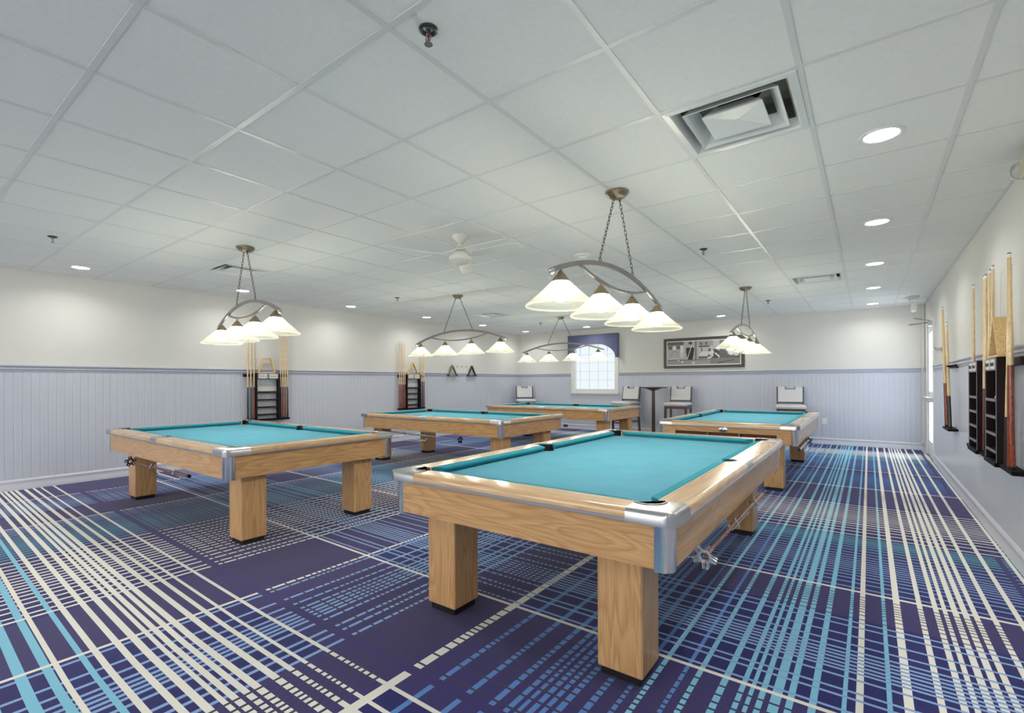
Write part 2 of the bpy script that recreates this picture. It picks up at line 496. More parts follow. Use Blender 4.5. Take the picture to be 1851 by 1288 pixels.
for x0, x1 in zip([XL] + [q[1] for q in FW], [q[0] for q in FW] + [XR]): b.box(x0, x1, YF - WT, YF, .75, 2.35)
struct(b.build('wall_front', M['wall']))
for k, (x0, x1) in enumerate(FW):
    fill_win = bpy.data.objects.new('window_%d' % (k + 2), None); COL.objects.link(fill_win); struct(fill_win); fill_win.location = ((x0 + x1) / 2, YF, 1.55)  # added window, never in view, brightens surfaces facing the viewer
    h_ = (x1 - x0) / 2
    b = MB()
    for a0, a1, c0, c1 in ((-h_, -h_ + .06, -.8, .8), (h_ - .06, h_, -.8, .8), (-h_ + .06, h_ - .06, -.8, -.74), (-h_ + .06, h_ - .06, .74, .8), (-.02, .02, -.74, .74), (-h_ + .06, -.02, -.02, .02), (.02, h_ - .06, -.02, .02)):
        b.box(a0, a1, -.12, -.04, c0, c1)
    b.build('window_frame', M['white_plastic'], fill_win)
    b = MB(); b.box(-h_ + .06, h_ - .06, -.11, -.10, -.74, .74); b.build('pane', M['front_pane'], fill_win)

def beadboard(a0, a1, put):
    """grooved board: profile swept up the wall; put(a, depth, z) gives the point"""
    bb = MB(); prof = []
    a = a0
    while a < a1 - 0.001:
        e = min(a + 0.075, a1)
        prof += [(a, .004), (a + .003, .007), (e - .011, .007), (e - .008, .004)]
        a = e
    prof.append((a1, .004))
    bb.loft([[put(p, d, 0.01) for p, d in prof], [put(p, d, RAIL_Z - .05) for p, d in prof]], closed=False)
    return bb
def wall_run(bb, a0, a1, put, prof):
    """moulding: closed profile of (depth, z) swept along the wall"""
    bb.loft([[put(a, d, z) for d, z in prof] for a in (a0, a1)], cap=True)
PL = lambda a, d, z: (XL + d, a, z)
PB = lambda a, d, z: (a, YB - d, z)
PR = lambda a, d, z: (XR - d, a, z)
RAILP = [(0, RAIL_Z - .075), (.016, RAIL_Z - .072), (.018, RAIL_Z - .055), (.026, RAIL_Z - .048), (.022, RAIL_Z - .03), (.03, RAIL_Z - .02), (.036, RAIL_Z - .012), (.034, RAIL_Z), (0, RAIL_Z)]
BASEP = [(0, 0), (.026, 0), (.026, .04), (.02, .055), (.018, .095), (.022, .103), (.016, .118), (.01, BASE_Z), (0, BASE_Z)]
struct(beadboard(YF, YB, PL).build('trim_1', M['wains']))
bb = beadboard(XL, WIN[0] - .05, PB)
b2 = beadboard(WIN[1] + .05, XR, PB); bb.add(b2.v, b2.f)
bb.box(WIN[0] - .05, WIN[1] + .05, YB - .006, YB, 0.01, WIN[2] - .05)
struct(bb.build('trim_2', M['wains']))
bb = MB(); bb.box(XR - .006, XR, YF, DOOR_Y0 - .08, 0.01, RAIL_Z - .05); bb.box(XR - .006, XR, DOOR_Y1 + .08, YB, 0.01, RAIL_Z - .05)
struct(bb.build('trim_3', M['wains_flat']))
bb = MB(); wall_run(bb, YF, YB - .03, PL, RAILP); struct(bb.build('trim_4', M['rail_paint'], smooth=True))
bb = MB(); wall_run(bb, XL, WIN[0] - .07, PB, RAILP); wall_run(bb, WIN[1] + .07, XR, PB, RAILP); struct(bb.build('trim_5', M['rail_paint'], smooth=True))
bb = MB(); wall_run(bb, YF, DOOR_Y0 - .08, PR, RAILP); wall_run(bb, DOOR_Y1 + .08, YB - .03, PR, RAILP); struct(bb.build('trim_6', M['rail_paint'], smooth=True))
bb = MB(); wall_run(bb, YF, YB - .03, PL, BASEP); struct(bb.build('baseboard_left', M['trim'], smooth=True))
bb = MB(); wall_run(bb, XL, XR, PB, BASEP); struct(bb.build('baseboard_back', M['trim'], smooth=True))
bb = MB(); wall_run(bb, YF, DOOR_Y0 - .08, PR, BASEP); wall_run(bb, DOOR_Y1 + .08, YB - .03, PR, BASEP); struct(bb.build('baseboard_right', M['trim'], smooth=True))
bb = MB(); bb.box(XR - .05, XR - .007, YB - .05, YB - .007, BASE_Z, CEIL); struct(bb.build('trim_7', M['wall']))

# ceiling: grid of 2 ft tiles between white bars
VENTS = {(1, 2): 1, (-8, 2): 2, (1, 10): 3, (-8, 10): 4}
mb = MB()
i0, i1 = math.floor((YF - GY) / TILE), math.ceil((YB - GY) / TILE)
j0, j1 = math.floor((XL - GX) / TILE), math.ceil((XR - GX) / TILE)
cl = lambda v, a, c: max(a, min(c, v))
mb.k = 0
for i in range(i0, i1):
    for j in range(j0, j1):
        if (j, i) in VENTS: continue
        x0, x1 = cl(GX + j * TILE, XL, XR), cl(GX + (j + 1) * TILE, XL, XR)
        y0, y1 = cl(GY + i * TILE, YF, YB), cl(GY + (i + 1) * TILE, YF, YB)
        if x1 - x0 < 1e-3 or y1 - y0 < 1e-3: continue
        mb.add([(x0, y0, CEIL + .003), (x0, y1, CEIL + .003), (x1, y1, CEIL + .003), (x1, y0, CEIL + .003)], [(0, 1, 2, 3)])
mb.k = 1
for j in range(j0, j1 + 1):
    x = GX + j * TILE
    if XL < x < XR: mb.box(x - .012, x + .012, YF, YB, CEIL, CEIL + .03)
for i in range(i0, i1 + 1):
    y = GY + i * TILE
    if YF < y < YB: mb.box(XL, XR, y - .012, y + .012, CEIL + .0005, CEIL + .03)
for x0, x1, y0, y1 in ((XL, XL + .022, YF, YB), (XR - .022, XR, YF, YB), (XL, XR, YF, YF + .022), (XL, XR, YB - .022, YB)):
    mb.box(x0, x1, y0, y1, CEIL - .001, CEIL + .03)
struct(mb.build('ceiling', [M['ctile'], M['tbar']]))

# window on the back wall
wn = bpy.data.objects.new('window_1', None); COL.objects.link(wn); struct(wn)
wn.location = (0, YB, 0)
b = MB()
for x0, x1, z0, z1 in ((WIN[0] - .05, WIN[0] + .05, WIN[2] - .05, WIN[3]), (WIN[1] - .05, WIN[1] + .05, WIN[2] - .05, WIN[3]), (WIN[0] + .05, WIN[1] - .05, WIN[2] - .05, WIN[2] + .05), (WIN[0] + .05, WIN[1] - .05, WIN[3] - .05, WIN[3])):
    b.bbox(x0, x1, -.018, .10, z0, z1, .003)
b.build('window_frame', M['white_plastic'], wn)
b = MB(); b.bbox(WIN[0] - .07, WIN[1] + .07, -.05, .0, WIN[2] - .09, WIN[2] - .05, .004); b.build('window_sill', M['wains'], wn)
b = MB(); b.box(WIN[0] + .05, WIN[1] - .05, .09, .10, WIN[2] + .05, WIN[3] - .05); b.build('pane', M['pane'], wn)
b = MB()
for t in (.1, .335, .56, .79):
    x = WIN[0] + .05 + (WIN[1] - WIN[0] - .1) * t
    b.box(x - .005, x + .005, .080, .09, WIN[2] + .05, WIN[3] - .05)
for z in (1.28, 1.50, 1.72, 1.94):
    b.box(WIN[0] + .05, WIN[1] - .05, .081, .089, z - .0045, z + .0045)
b.build('muntin', M['white_plastic'], wn)

# valance: padded fabric cornice with an arched lower edge
va = thing('window_valance', 'blue fabric window valance with arched lower edge', 'valance', (-5.62, YB - .001, 0))
VX, VZ0, VZ1, VD = .69, 1.84, 2.435, .13
arc = [(VX, VZ0), (VX - .05, VZ0)]
for k in range(1, 24):
    a = PI * k / 24
    arc.append(((VX - .05) * math.cos(a) , VZ0 + .37 * math.sin(a)))
arc += [(-VX + .05, VZ0), (-VX, VZ0), (-VX, VZ1), (VX, VZ1)]
b = MB(); n = len(arc)
b.prism(arc, 0, .03)
b.xf(Matrix(((1, 0, 0, 0), (0, 0, 1, -VD), (0, 1, 0, 0), (0, 0, 0, 1))))
b.build('front_panel', M['navy_fabric'], va)
for sx in (-1, 1):
    b = MB(); b.box(min(sx * VX, sx * (VX - .025)), max(sx * VX, sx * (VX - .025)), -VD + .031, 0, VZ0, VZ1); b.build('side_panel', M['navy_fabric'], va)
b = MB(); b.box(-VX + .026, VX - .026, -VD + .031, 0, VZ1 - .02, VZ1); b.build('top_board', M['wall'], va)

# exit door on the right wall
dr = bpy.data.objects.new('door_1', None); COL.objects.link(dr); struct(dr); dr.location = (XR, DOOR_Y0, 0)
DW = DOOR_Y1 - DOOR_Y0
b = MB()
b.bbox(-.02, .12, -.08, 0.0, 0, DOOR_Z + .07, .004); b.bbox(-.02, .12, DW, DW + .08, 0, DOOR_Z + .07, .004); b.bbox(-.02, .12, 0, DW, DOOR_Z, DOOR_Z + .07, .004)
b.build('door_frame', M['white_metal'], dr)
b = MB()
for y0, y1, z0, z1 in ((.01, .12, .01, DOOR_Z - .005), (DW - .12, DW - .01, .01, DOOR_Z - .005), (.12, DW - .12, .01, .25), (.12, DW - .12, DOOR_Z - .13, DOOR_Z - .005), (.12, DW - .12, .95, 1.05)):
    b.bbox(.0, .05, y0, y1, z0, z1, .003)
b.build('door_leaf', M['white_metal'], dr)
b = MB(); b.box(.02, .03, .12, DW - .12, .25, .95); b.box(.02, .03, .12, DW - .12, 1.05, DOOR_Z - .13); b.build('pane', M['door_pane'], dr)
b = MB(); b.bbox(-.085, -.055, .03, DW - .03, .90, .96, .006); b.box(-.06, 0, .05, .11, .895, .965); b.box(-.06, 0, DW - .11, DW - .05, .895, .965); b.build('panic_bar', M['satin'], dr, bevel=.002)
b = MB(); b.bbox(-.07, -.005, -.02, .22, DOOR_Z - .06, DOOR_Z + .01, .006); b.build('door_closer', M['satin'], dr)
b = MB(); b.strip([(-.04, .1, DOOR_Z + .02), (-.24, -.1, DOOR_Z + .05)], .02, .012, (0, 0, 1)); b.strip([(-.05, .05, DOOR_Z - .01), (-.3, -.15, DOOR_Z - .05)], .02, .012, (0, 0, 1)); b.build('closer_arm', M['satin'], dr)

# ------------------------------------------------------------------ pool tables
TL, TW, TZ = 2.83, 1.55, 0.752        # outer length, width, rail top
HL, HW = TL / 2, TW / 2
RW, CA = 0.128, 0.19                    # rail width, reach of a corner casting
BED = 0.712
CUSH = 0.05
def corner_cast_poly():
    r = .05
    p = [(r - r * math.cos(a), r - r * math.sin(a)) for a in [PI / 2 * k / 8 for k in range(9)]]   # (0, r) -> (r, 0)
    c, pr = (.150, .150), .066
    q = [(CA, 0), (CA, c[1] + pr * math.sin(math.radians(-52)))]
    for k in range(15):
        a = math.radians(-52 - k * (256 - 0) / 14 * (256 - 0) / 256 * 166 / 256)
        q.append((c[0] + pr * math.cos(a), c[1] + pr * math.sin(a)))
    q += [(c[0] + pr * math.cos(math.radians(142)), CA), (0, CA)]
    return p + q
def pool_table(label, cx, cy, rz, ball_return=False, emblem=False):
    t = thing('pool_table', label, 'pool table', (cx, cy, 0), rz, 'pool tables of the hall')
    # legs, each with a black foot
    for sx in (-1, 1):
        for sy in (-1, 1):
            x, y = sx * 1.19, sy * 0.505
            b = MB(); b.bbox(x - .098, x + .098, y - .098, y + .098, .035, .545, .006)
            lg = b.build('leg', M['oak_z'], t)
            b = MB(); b.bbox(x - .085, x + .085, y - .085, y + .085, 0, .036, .003); b.build('foot', M['black'], lg)
    # slate, frame underneath
    b = MB(); b.box(-HL + .06, HL - .06, -HW + .06, HW - .06, .545, .64); b.build('frame', M['dark_under'], t)
    # bed of cloth with six round notches
    bx, by, pr = HL - .15, HW - .15, .062
    def notch(cx_, cy_, a0, a1, n=12):
        return [(cx_ + pr * math.cos(math.radians(a0 + (a1 - a0) * k / n)), cy_ + pr * math.sin(math.radians(a0 + (a1 - a0) * k / n))) for k in range(n + 1)]
    poly = notch(-bx, -by, 90, 0) + notch(0, -by - .01, 180, 0) + notch(bx, -by, 180, 90) + notch(bx, by, 270, 180) + notch(0, by + .01, 0, -180) + notch(-bx, by, 0, -90)
    b = MB(); b.prism(poly, BED - .03, BED); b.build('playing_cloth', M['cloth'], t)
    # pockets: open black cups
    for px, py, off in ((-1, -1, 0), (1, -1, 0), (1, 1, 0), (-1, 1, 0), (0, -1, 1), (0, 1, 1)):
        x, y = (px * bx, py * by) if not off else (0, py * (by + .01))
        b = MB()
        b.lathe([(.0645, TZ - .006), (.0635, .64), (.045, .60), (.001, .595)], (x, y, 0), 28, cap=False)
        b.lathe([(.060, TZ - .006), (.059, .645), (.042, .606), (.001, .602)], (x, y, 0), 28, cap=False)
        # cut the rim low on the playing side
        v2 = []
        for vx, vy, vz in b.v:
            d = Vector((vx - x, vy - y)); inward = Vector((-px, -py)).normalized()
            if d.length > .03 and d.normalized().dot(inward) > (-.10 if not off else .25) and vz > BED - .01: vz = BED - .012
            v2.append((vx, vy, vz))
        b.v = v2
        b.build('pocket', M['black'], t, smooth=True)
    # rails: end rails and four half side rails
    def rail_prof(w_):  # (inward, z) from outer face
        return [(.0, .716), (.0, .734), (.004, .745), (.013, TZ - .001), (.022, TZ), (w_, TZ), (w_, .70), (.0, .70)]
    SP = .078           # half width of a side pocket casting
    def rails():
        for s in (-1, 1):
            b = MB()
            P = rail_prof(RW)
            b.loft([[(s * (HL - d), y, z) for d, z in P] for y in (-HW + CA + .0005, HW - CA - .0005)], cap=True)
            yield b, 'rail_y', ('end', s)
            for h in (-1, 1):
                b = MB()
                x0, x1 = sorted((h * (SP + .0005), h * (HL - CA - .0005)))
                b.loft([[(x, s * (HW - d), z) for d, z in P] for x in (x0, x1)], cap=True)
                yield b, 'rail_x', ('side', s, h)
    for b, mk, info in rails():
        b.build('rail', M[mk], t, smooth=True)
    # cushions: wedge with a nose, ends cut back towards the pockets
    CP = [(.0, TZ - .002), (.012, TZ), (CUSH, TZ - .006), (CUSH, TZ - .016), (CUSH - .018, BED + .004), (.0, BED + .004)]
    def cush(fn, a0, a1, c0, c1):
        b = MB()
        rows = []
        for d, z in CP: rows.append((d, z))
        b.loft([[fn(a0 + c0 * d, d, z) for d, z in rows], [fn(a0 + c0 * CUSH + .001, d, z) for d, z in rows] if False else [fn((a0 + a1) / 2, d, z) for d, z in rows], [fn(a1 - c1 * d, d, z) for d, z in rows]], cap=True)
        return b
    for s in (-1, 1):
        cush(lambda a, d, z: (s * (HL - RW - d), a, z), -HW + RW + .075, HW - RW - .075, 1.0, 1.0).build('cushion', M['cushion'], t)
        for h in (-1, 1):
            cush(lambda a, d, z: (h * a, s * (HW - RW - d), z), .068, HL - RW - .075, .35, 1.0).build('cushion', M['cushion'], t)
    # corner castings with polished skirts
    CPY = corner_cast_poly()
    for sx in (-1, 1):
        for sy in (-1, 1):
            flip = sx * sy < 0
            b = MB()
            def at(p, z, k=0.0):
                u, v = p
                du, dv = 0, 0
                return (sx * (-HL + u) * -1 if False else sx * (HL - u), sy * (HW - v), z)
            n = len(CPY)
            def ring(z, ins):
                out = []
                for u, v in CPY:
                    uu = max(u, ins) if u < .06 and v < CA + .01 else u
                    vv = max(v, ins) if v < .06 and u < CA + .01 else v
                    out.append(at((uu, vv), z))
                return out
            rings = [ring(.700, 0), ring(.735, -.001), ring(.746, .004), ring(TZ + .001, .013), ring(TZ + .002, .022)]
            if not flip: rings = [r[::-1] for r in rings]
            b.loft(rings, cap=True)
            cc = b.build('corner_casting', M['satin'], t, smooth=True)
            # raised lip round the pocket
            b = MB()
            c0 = (sx * (HL - .150), sy * (HW - .150))
            pts = []
            for k in range(17):
                a = math.radians(-55 - k * 160 / 16)
                pts.append((sx * (HL - (.150 + .0665 * math.cos(a))), sy * (HW - (.150 + .0665 * math.sin(a))), TZ + .001))
            b.tube(pts, .006, 6); b.build('pocket_lip', M['nickel'], cc, smooth=True)
            # skirt
            b = MB(); r = .05; ins = .022; e = .062
            o = [(e, 0)] + [(r - r * math.sin(PI / 2 * k / 10), r - r * math.cos(PI / 2 * k / 10)) for k in range(11)] + [(0, e)]
            o = [(u + ins, v + ins) for u, v in o]
            i_ = [(u + .012, v + .012) for u, v in o][::-1]
            poly = [(sx * (HL - u), sy * (HW - v)) for u, v in o + i_]
            if not flip: poly = poly[::-1]
            b.prism(poly, .525, .702); b.build('corner_skirt', M['chrome'], t, smooth=True)
    # side pocket castings
    for s in (-1, 1):
        pr2 = .066
        poly = [(-SP, 0), (SP, 0), (SP, RW)]
        cyo = .14
        poly += [(pr2 * math.cos(math.radians(-12 - k * 156 / 14)), cyo + pr2 * math.sin(math.radians(-12 - k * 156 / 14))) for k in range(15)]
        poly += [(-SP, RW)]
        b = MB()
        rings = []
        for z, ins in ((.700, 0), (.735, 0), (.746, .004), (TZ + .001, .013), (TZ + .002, .022)):
            rings.append([(u, s * (HW - (max(v, ins))), z) for u, v in poly])
        if s > 0: rings = [r[::-1] for r in rings]
        b.loft(rings, cap=True); b.build('side_casting', M['satin'], t, smooth=True)
    # thin metal strip below the rails, then the aprons
    b = MB()
    for s in (-1, 1):
        b.bbox(-HL + CA, HL - CA, min(s * (HW + .0025), s * (HW - .02)), max(s * (HW + .0025), s * (HW - .02)), .7005, .7155, .002)
        b.bbox(min(s * (HL + .0025), s * (HL - .02)), max(s * (HL + .0025), s * (HL - .02)), -HW + CA, HW - CA, .7005, .7155, .002)
    b.build('metal_strip', M['satin'], t)
    e = .084
    for s in (-1, 1):
        b = MB(); y0, y1 = sorted((s * (HW - .026), s * (HW - .06))); b.box(-HL + e, HL - e, y0, y1, .533, .700); b.build('apron', M['oak_x'], t)
        b = MB(); x0, x1 = sorted((s * (HL - .026), s * (HL - .06)))
        if ball_return and s == -1:
            yo0, yo1, zo0, zo1 = -.55, .55, .555, .632
            b.box(x0, x1, -HW + e, yo0, .533, .700); b.box(x0, x1, yo1, HW - e, .533, .700); b.box(x0, x1, yo0, yo1, zo1, .700); b.box(x0, x1, yo0, yo1, .533, zo0)
        else:
            b.box(x0, x1, -HW + e, HW - e, .533, .700)
        ap = b.build('apron', M['oak_y'], t)
        if ball_return and s == -1:
            b = MB(); b.box(-HL + .061, -HL + .2, -.55, .55, .548, .554); b.box(-HL + .2, -HL + .206, -.55, .55, .548, .64)
            for y in (-.17, .17): b.box(-HL + .03, -HL + .045, y - .008, y + .008, .555, .632)
            b.build('ball_tray', M['dark_under'], t)
            b = MB()
            for y in (-.17, .17): b.box(-HL + .022, -HL + .03, y - .007, y + .007, .553, .634)
            b.build('tray_divider', M['chrome'], t)
        if emblem and s == -1:
            b = MB(); b.lathe([(.045, 0), (.045, .004), (.04, .006)], n=32)
            b.xf(Matrix(((0, 0, -1, -HL + .026), (1.15, 0, 0, 0), (0, .72, 0, .666), (0, 0, 0, 1)))); em = b.build('emblem', M['steel'], ap, smooth=True)
            b = MB()
            b.tube([(-HL + .0185, -.006 + -.026 * math.cos(math.radians(a)), .666 + .017 * math.sin(math.radians(a))) for a in range(35, 345, 12)], [.005 - .0025 * abs(math.cos(math.radians(a) / 2)) for a in range(35, 345, 12)], 6)
            b.tube([(-HL + .0185, -.026, .6625), (-HL + .0185, .0, .6625)], .003, 6)
            b.build('emblem_letter', M['black'], ap)
    # sight dots along the rails
    return t

pool_table('nearest oak pool table with its end rail towards the foreground right', -1.333, 3.158, PI / 2 + .004)
pool_table('oak pool table at left, lying side-on near the left wall in front', -5.079, 2.335, -.003)
pool_table('oak pool table in the middle distance behind the front left table', -5.058, 5.56, .004)
pool_table('oak pool table in the far left corner, before the window', -5.09, 8.741, -.008)
pool_table('oak pool table at far right with ball return slot and oval badge', -1.369, 7.449, PI / 2 + .006, True, True)

# mechanical bridges hung under the aprons
def bridge_stick(label, p0, p1, head_mat, stick_mat, clear=False):
    """p0: head end, p1: butt end"""
    a, c = Vector(p0), Vector(p1)
    L = (c - a).length
    ang = math.atan2(c.y - a.y, c.x - a.x)
    t = thing('bridge_stick', label, 'bridge stick', p0, ang, 'bridge sticks under the tables')
    tilt = (c.z - a.z)
    b = MB(); b.tube([(0.02, 0, 0), (L * .5, 0, tilt * .5), (L, 0, tilt)], [.007, .010, .014], 10); b.build('shaft', stick_mat, t, smooth=True)
    b = MB(); b.tube([(L, 0, tilt), (L + .02, 0, tilt)], .0145, 10); b.build('bumper', M['black'], t, smooth=True)
    b = MB()
    for k in range(5):
        an = PI / 2 + 2 * PI * k / 5 + (.4 if clear else 0)
        b.strip([(0, .022 * math.cos(an - .5), .022 * math.sin(an - .5)), (0, .05 * math.cos(an), .05 * math.sin(an))], .011, .010, (1, 0, 0))
        b.strip([(0, .022 * math.cos(an + .5), .022 * math.sin(an + .5)), (0, .05 * math.cos(an + .3), .05 * math.sin(an + .3))], .01, .008, (1, 0, 0))
    b.torus((0, 0, 0), .022, .007, 'X', 16, 6)
    b.build('bridge_head', head_mat, t)
    b = MB()
    for f in (.42, .8):
        x = L * f; z = tilt * f
        b.tube([(x, 0, z + .03), (x, -.02, z - .012), (x, 0, z - .022), (x, .02, z - .012), (x, .025, z + .012)], .004, 6)
    b.build('hanger', M['steel'], t)
    b = MB(); b.tube([(L * .44, .03, -.02), (L * .47, .03, -.05), (L * .8, .03, -.05), (L * .83, .03, -.02)], .006, 8); b.build('grip_bar', M['white_plastic'], t, smooth=True)
    return t
bridge_stick('bridge stick with clear plastic head under the nearest table', (-.545, 2.10, .505), (-.545, 3.45, .512), M['clear'], M['stick'], True)
bridge_stick('bridge stick with black star head under the front left table', (-5.74, 1.58, .475), (-4.36, 1.58, .49), M['black'], M['stick'])
bridge_stick('bridge stick with black head under the middle distance table', (-4.38, 4.84, .46), (-5.75, 4.84, .49), M['black'], M['satin'])
bridge_stick('bridge stick with black head under the far right table', (-.60, 7.05, .495), (-.60, 6.1, .49), M['black'], M['satin'])

# ------------------------------------------------------------------ billiard lamps
def billiard_lamp(label, cx, cy, rz, sp=.55):
    t = thing('billiard_lamp', label, 'hanging lamp', (cx, cy, CEIL), rz, 'four-shade lamps over the tables')
    Z = lambda z: z - CEIL
    b = MB(); b.lathe([(.083, 0), (.083, -.012), (.074, -.018), (.07, -.026), (.05, -.04), (.02, -.048), (.001, -.05)], n=32); b.build('canopy', M['bronze'], t, smooth=True)
    # main arch and the counter arc below it
    HB = sp * 1.69
    zt, ze = 2.032, 1.862
    arch = [(x * HB, 0, Z(ze + (zt - ze) * (1 - x * x))) for x in [k / 20 - 1 for k in range(41)]]
    b = MB(); b.strip(arch, .016, .03); b.build('arch_bar', M['nickel'], t, smooth=True)
    xi = .62
    zi = ze + (zt - ze) * (1 - xi * xi) - .012
    low = [(x * HB * xi, 0, Z(1.885 + (zi - 1.885) * x * x)) for x in [k / 16 - 1 for k in range(33)]]
    b = MB(); b.strip(low, .014, .018); b.build('lower_arc', M['nickel'], t, smooth=True)
    for s in (-1, 1):
        b = MB(); b.sphere((s * HB, 0, Z(ze - .004)), .02); b.build('finial', M['satin'], t, smooth=True)
        # chain
        x0, z0, x1, z1 = s * .045, -.045, s * sp * .52, Z(zt - .03 + .03)
        z1 = Z(ze + (zt - ze) * (1 - (x1 / HB) ** 2) + .045)
        b = MB()
        d = Vector((x1 - x0, 0, z1 - z0)); n = 17
        ang = math.atan2(d.x, -d.z)
        R = Matrix.Rotation(-ang, 4, 'Y')
        for k in range(n):
            p = Vector((x0, 0, z0)) + d * ((k + .5) / n)
            M4 = R @ Matrix.Rotation(PI / 2 * (k % 2), 4, 'Z')
            b.torus(p, .0085, .0022, 'Y', 10, 5, stretch=d.length / n * .5 / .0085 * 1.12, M4=M4)
        b.torus((x1, 0, z1 - .018), .016, .003, 'Y', 14, 6)
        b.torus((x0, 0, z0 + .004), .013, .003, 'Y', 14, 6)
        b.build('chain', M['chain'], t)
        b = MB(); b.lathe([(.011, z1 - .052), (.011, z1 - .04), (.006, z1 - .036), (.006, z1 - .03)], (x1, 0, 0), 10); b.build('chain_loop', M['nickel'], t)
    for x in (-1.5 * sp, -.5 * sp, .5 * sp, 1.5 * sp):
        b = MB()
        prof = [(.203, Z(1.668)), (.2055, Z(1.674)), (.203, Z(1.681)), (.15, Z(1.722)), (.1, Z(1.765)), (.052, Z(1.812)), (.046, Z(1.82))]
        inn = [(r - .0035, z - .002) for r, z in prof[::-1]]
        b.lathe(prof + inn, (x, 0, 0), 96, cap=False, flute=.0009)
        sh = b.build('shade', M['shade'], t)
        b = MB(); b.lathe([(.054, Z(1.811)), (.05, Z(1.822)), (.02, Z(1.862)), (.013, Z(1.872)), (.001, Z(1.874))], (x, 0, 0), 20)
        zt_ = (ze + (zt - ze) * (1 - (x / HB) ** 2)) - .012 if abs(x) > sp else 1.885 + (zi - 1.885) * (x / (HB * xi)) ** 2
        b.lathe([(.008, Z(1.868)), (.008, Z(zt_))], (x, 0, 0), 10)
        b.build('shade_cap', M['bronze'], sh, smooth=True)
        b = MB(); b.sphere((x, 0, Z(1.748)), .050, 16, 10, 1.1); b.build('bulb', M['bulb'], sh, smooth=True)
    return t
billiard_lamp('four-shade hanging lamp over the nearest pool table, largest lamp', -1.425, 3.24, PI / 2, .53)
billiard_lamp('four-shade hanging lamp over the front left pool table', -4.93, 2.3, -.12, .50)
billiard_lamp('four-shade hanging lamp over the middle distance pool table', -5.08, 5.57, 0)
billiard_lamp('four-shade hanging lamp before the window over the far left table', -5.09, 8.72, 0, .565)
billiard_lamp('four-shade hanging lamp before the framed picture over the far right table', -1.41, 7.66, PI / 2)

# ------------------------------------------------------------------ ceiling fixtures
def downlight(label, x, y):
    t = thing('recessed_downlight', label, 'ceiling light', (x, y, CEIL), 0, 'round recessed ceiling lights')
    b = MB(); b.lathe([(.105, .005), (.103, -.002), (.09, -.004), (.08, .0), (.078, .005)], n=36, cap=False); b.build('trim_ring', M['white_metal'], t, smooth=True)
    b = MB(); b.lathe([(.079, .002), (.04, -.002), (.001, -.003)], n=36, cap=False); b.build('lens', M['lens'], t, smooth=True)
    ld = bpy.data.lights.new('downlight_beam', 'AREA'); ld.shape = 'DISK'; ld.size = .14; ld.energy = DOWNLIGHT_W; ld.color = (1.0, .97, .93); ld.spread = math.radians(150)
    lo = bpy.data.objects.new('downlight_beam', ld); COL.objects.link(lo); lo.parent = t; lo.location = (0, 0, -.012)
ORD = ['nearest', 'second', 'third', 'fourth', 'farthest']
for k, y in enumerate((3.38, 5.21, 7.04, 8.85, 10.66)):
    downlight(ORD[k] + ' round downlight in the row along the right wall', .06, y)
ORD6 = ['nearest', 'second', 'third', 'fourth', 'fifth', 'farthest corner']
for k, y in enumerate((1.54, 3.36, 5.21, 7.04, 8.86, 10.66)):
    downlight(ORD6[k] + ' round downlight in the row along the left wall', -7.29, y)
downlight('round downlight on the ceiling just before the window valance', -5.52, 10.72)
downlight('round downlight on the ceiling before the back wall picture', -2.43, 10.68)
for x in (-7.29, -3.6, .06):  # extra downlights out of view, added to brighten the near part
    for y in (-.3, -2.0):
        downlight('unseen round downlight added in the ceiling behind the viewer', x, y)
downlight('unseen round downlight added in the ceiling behind the viewer', .06, 1.54)

def vent(label, j, i):
    x, y = GX + (j + .5) * TILE, GY + (i + .5) * TILE
    t = thing('air_diffuser', label, 'air vent', (x, y, CEIL), 0, 'square ceiling air diffusers')
    h = TILE / 2 - .012
    def sq(s, z): return [(-s, -s, z), (s, -s, z), (s, s, z), (-s, s, z)]
    b = MB(); b.loft([sq(h, .002), sq(h, -.004), sq(h - .03, -.006), sq(h - .035, .0), sq(h - .055, .045)]); b.build('outer_frame', M['white_metal'], t)
    for s in (.212,):
        b = MB(); b.loft([sq(s - .05, .06), sq(s - .014, .010), sq(s, -.004), sq(s + .003, -.002), sq(s - .011, .014), sq(s - .047, .064), sq(s - .05, .06)]); b.build('louver', M['white_metal'], t)
    b = MB(); b.loft([sq(.139, -.003), sq(.136, -.005), sq(.03, .004), sq(.002, .006)]); b.loft([sq(.139, -.003), sq(.128, .012), sq(.08, .06)], cap=False); b.build('center_cone', M['white_metal'], t)
    b = MB(); b.loft([sq(h - .04, .03), sq(h - .04, .16)], closed=True); b.add(sq(h - .04, .16), [(0, 1, 2, 3)]); b.build('duct_box', M['dark_metal'], t)
    b = MB(); b.lathe([(.115, .155), (.115, .13)], n=28, cap=False); b.add([(.11 * math.cos(2 * PI * k / 24), .11 * math.sin(2 * PI * k / 24), .15) for k in range(24)], [tuple(range(24))]); b.build('duct_opening', M['rack_in'], t)
vent('square white air diffuser nearest in ceiling, beside the first downlight', 1, 2)
vent('square white air diffuser behind the front left lamp', -8, 2)
vent('square white air diffuser in the ceiling at far right', 1, 10)
vent('square white air diffuser right of the middle distance lamp', -8, 10)

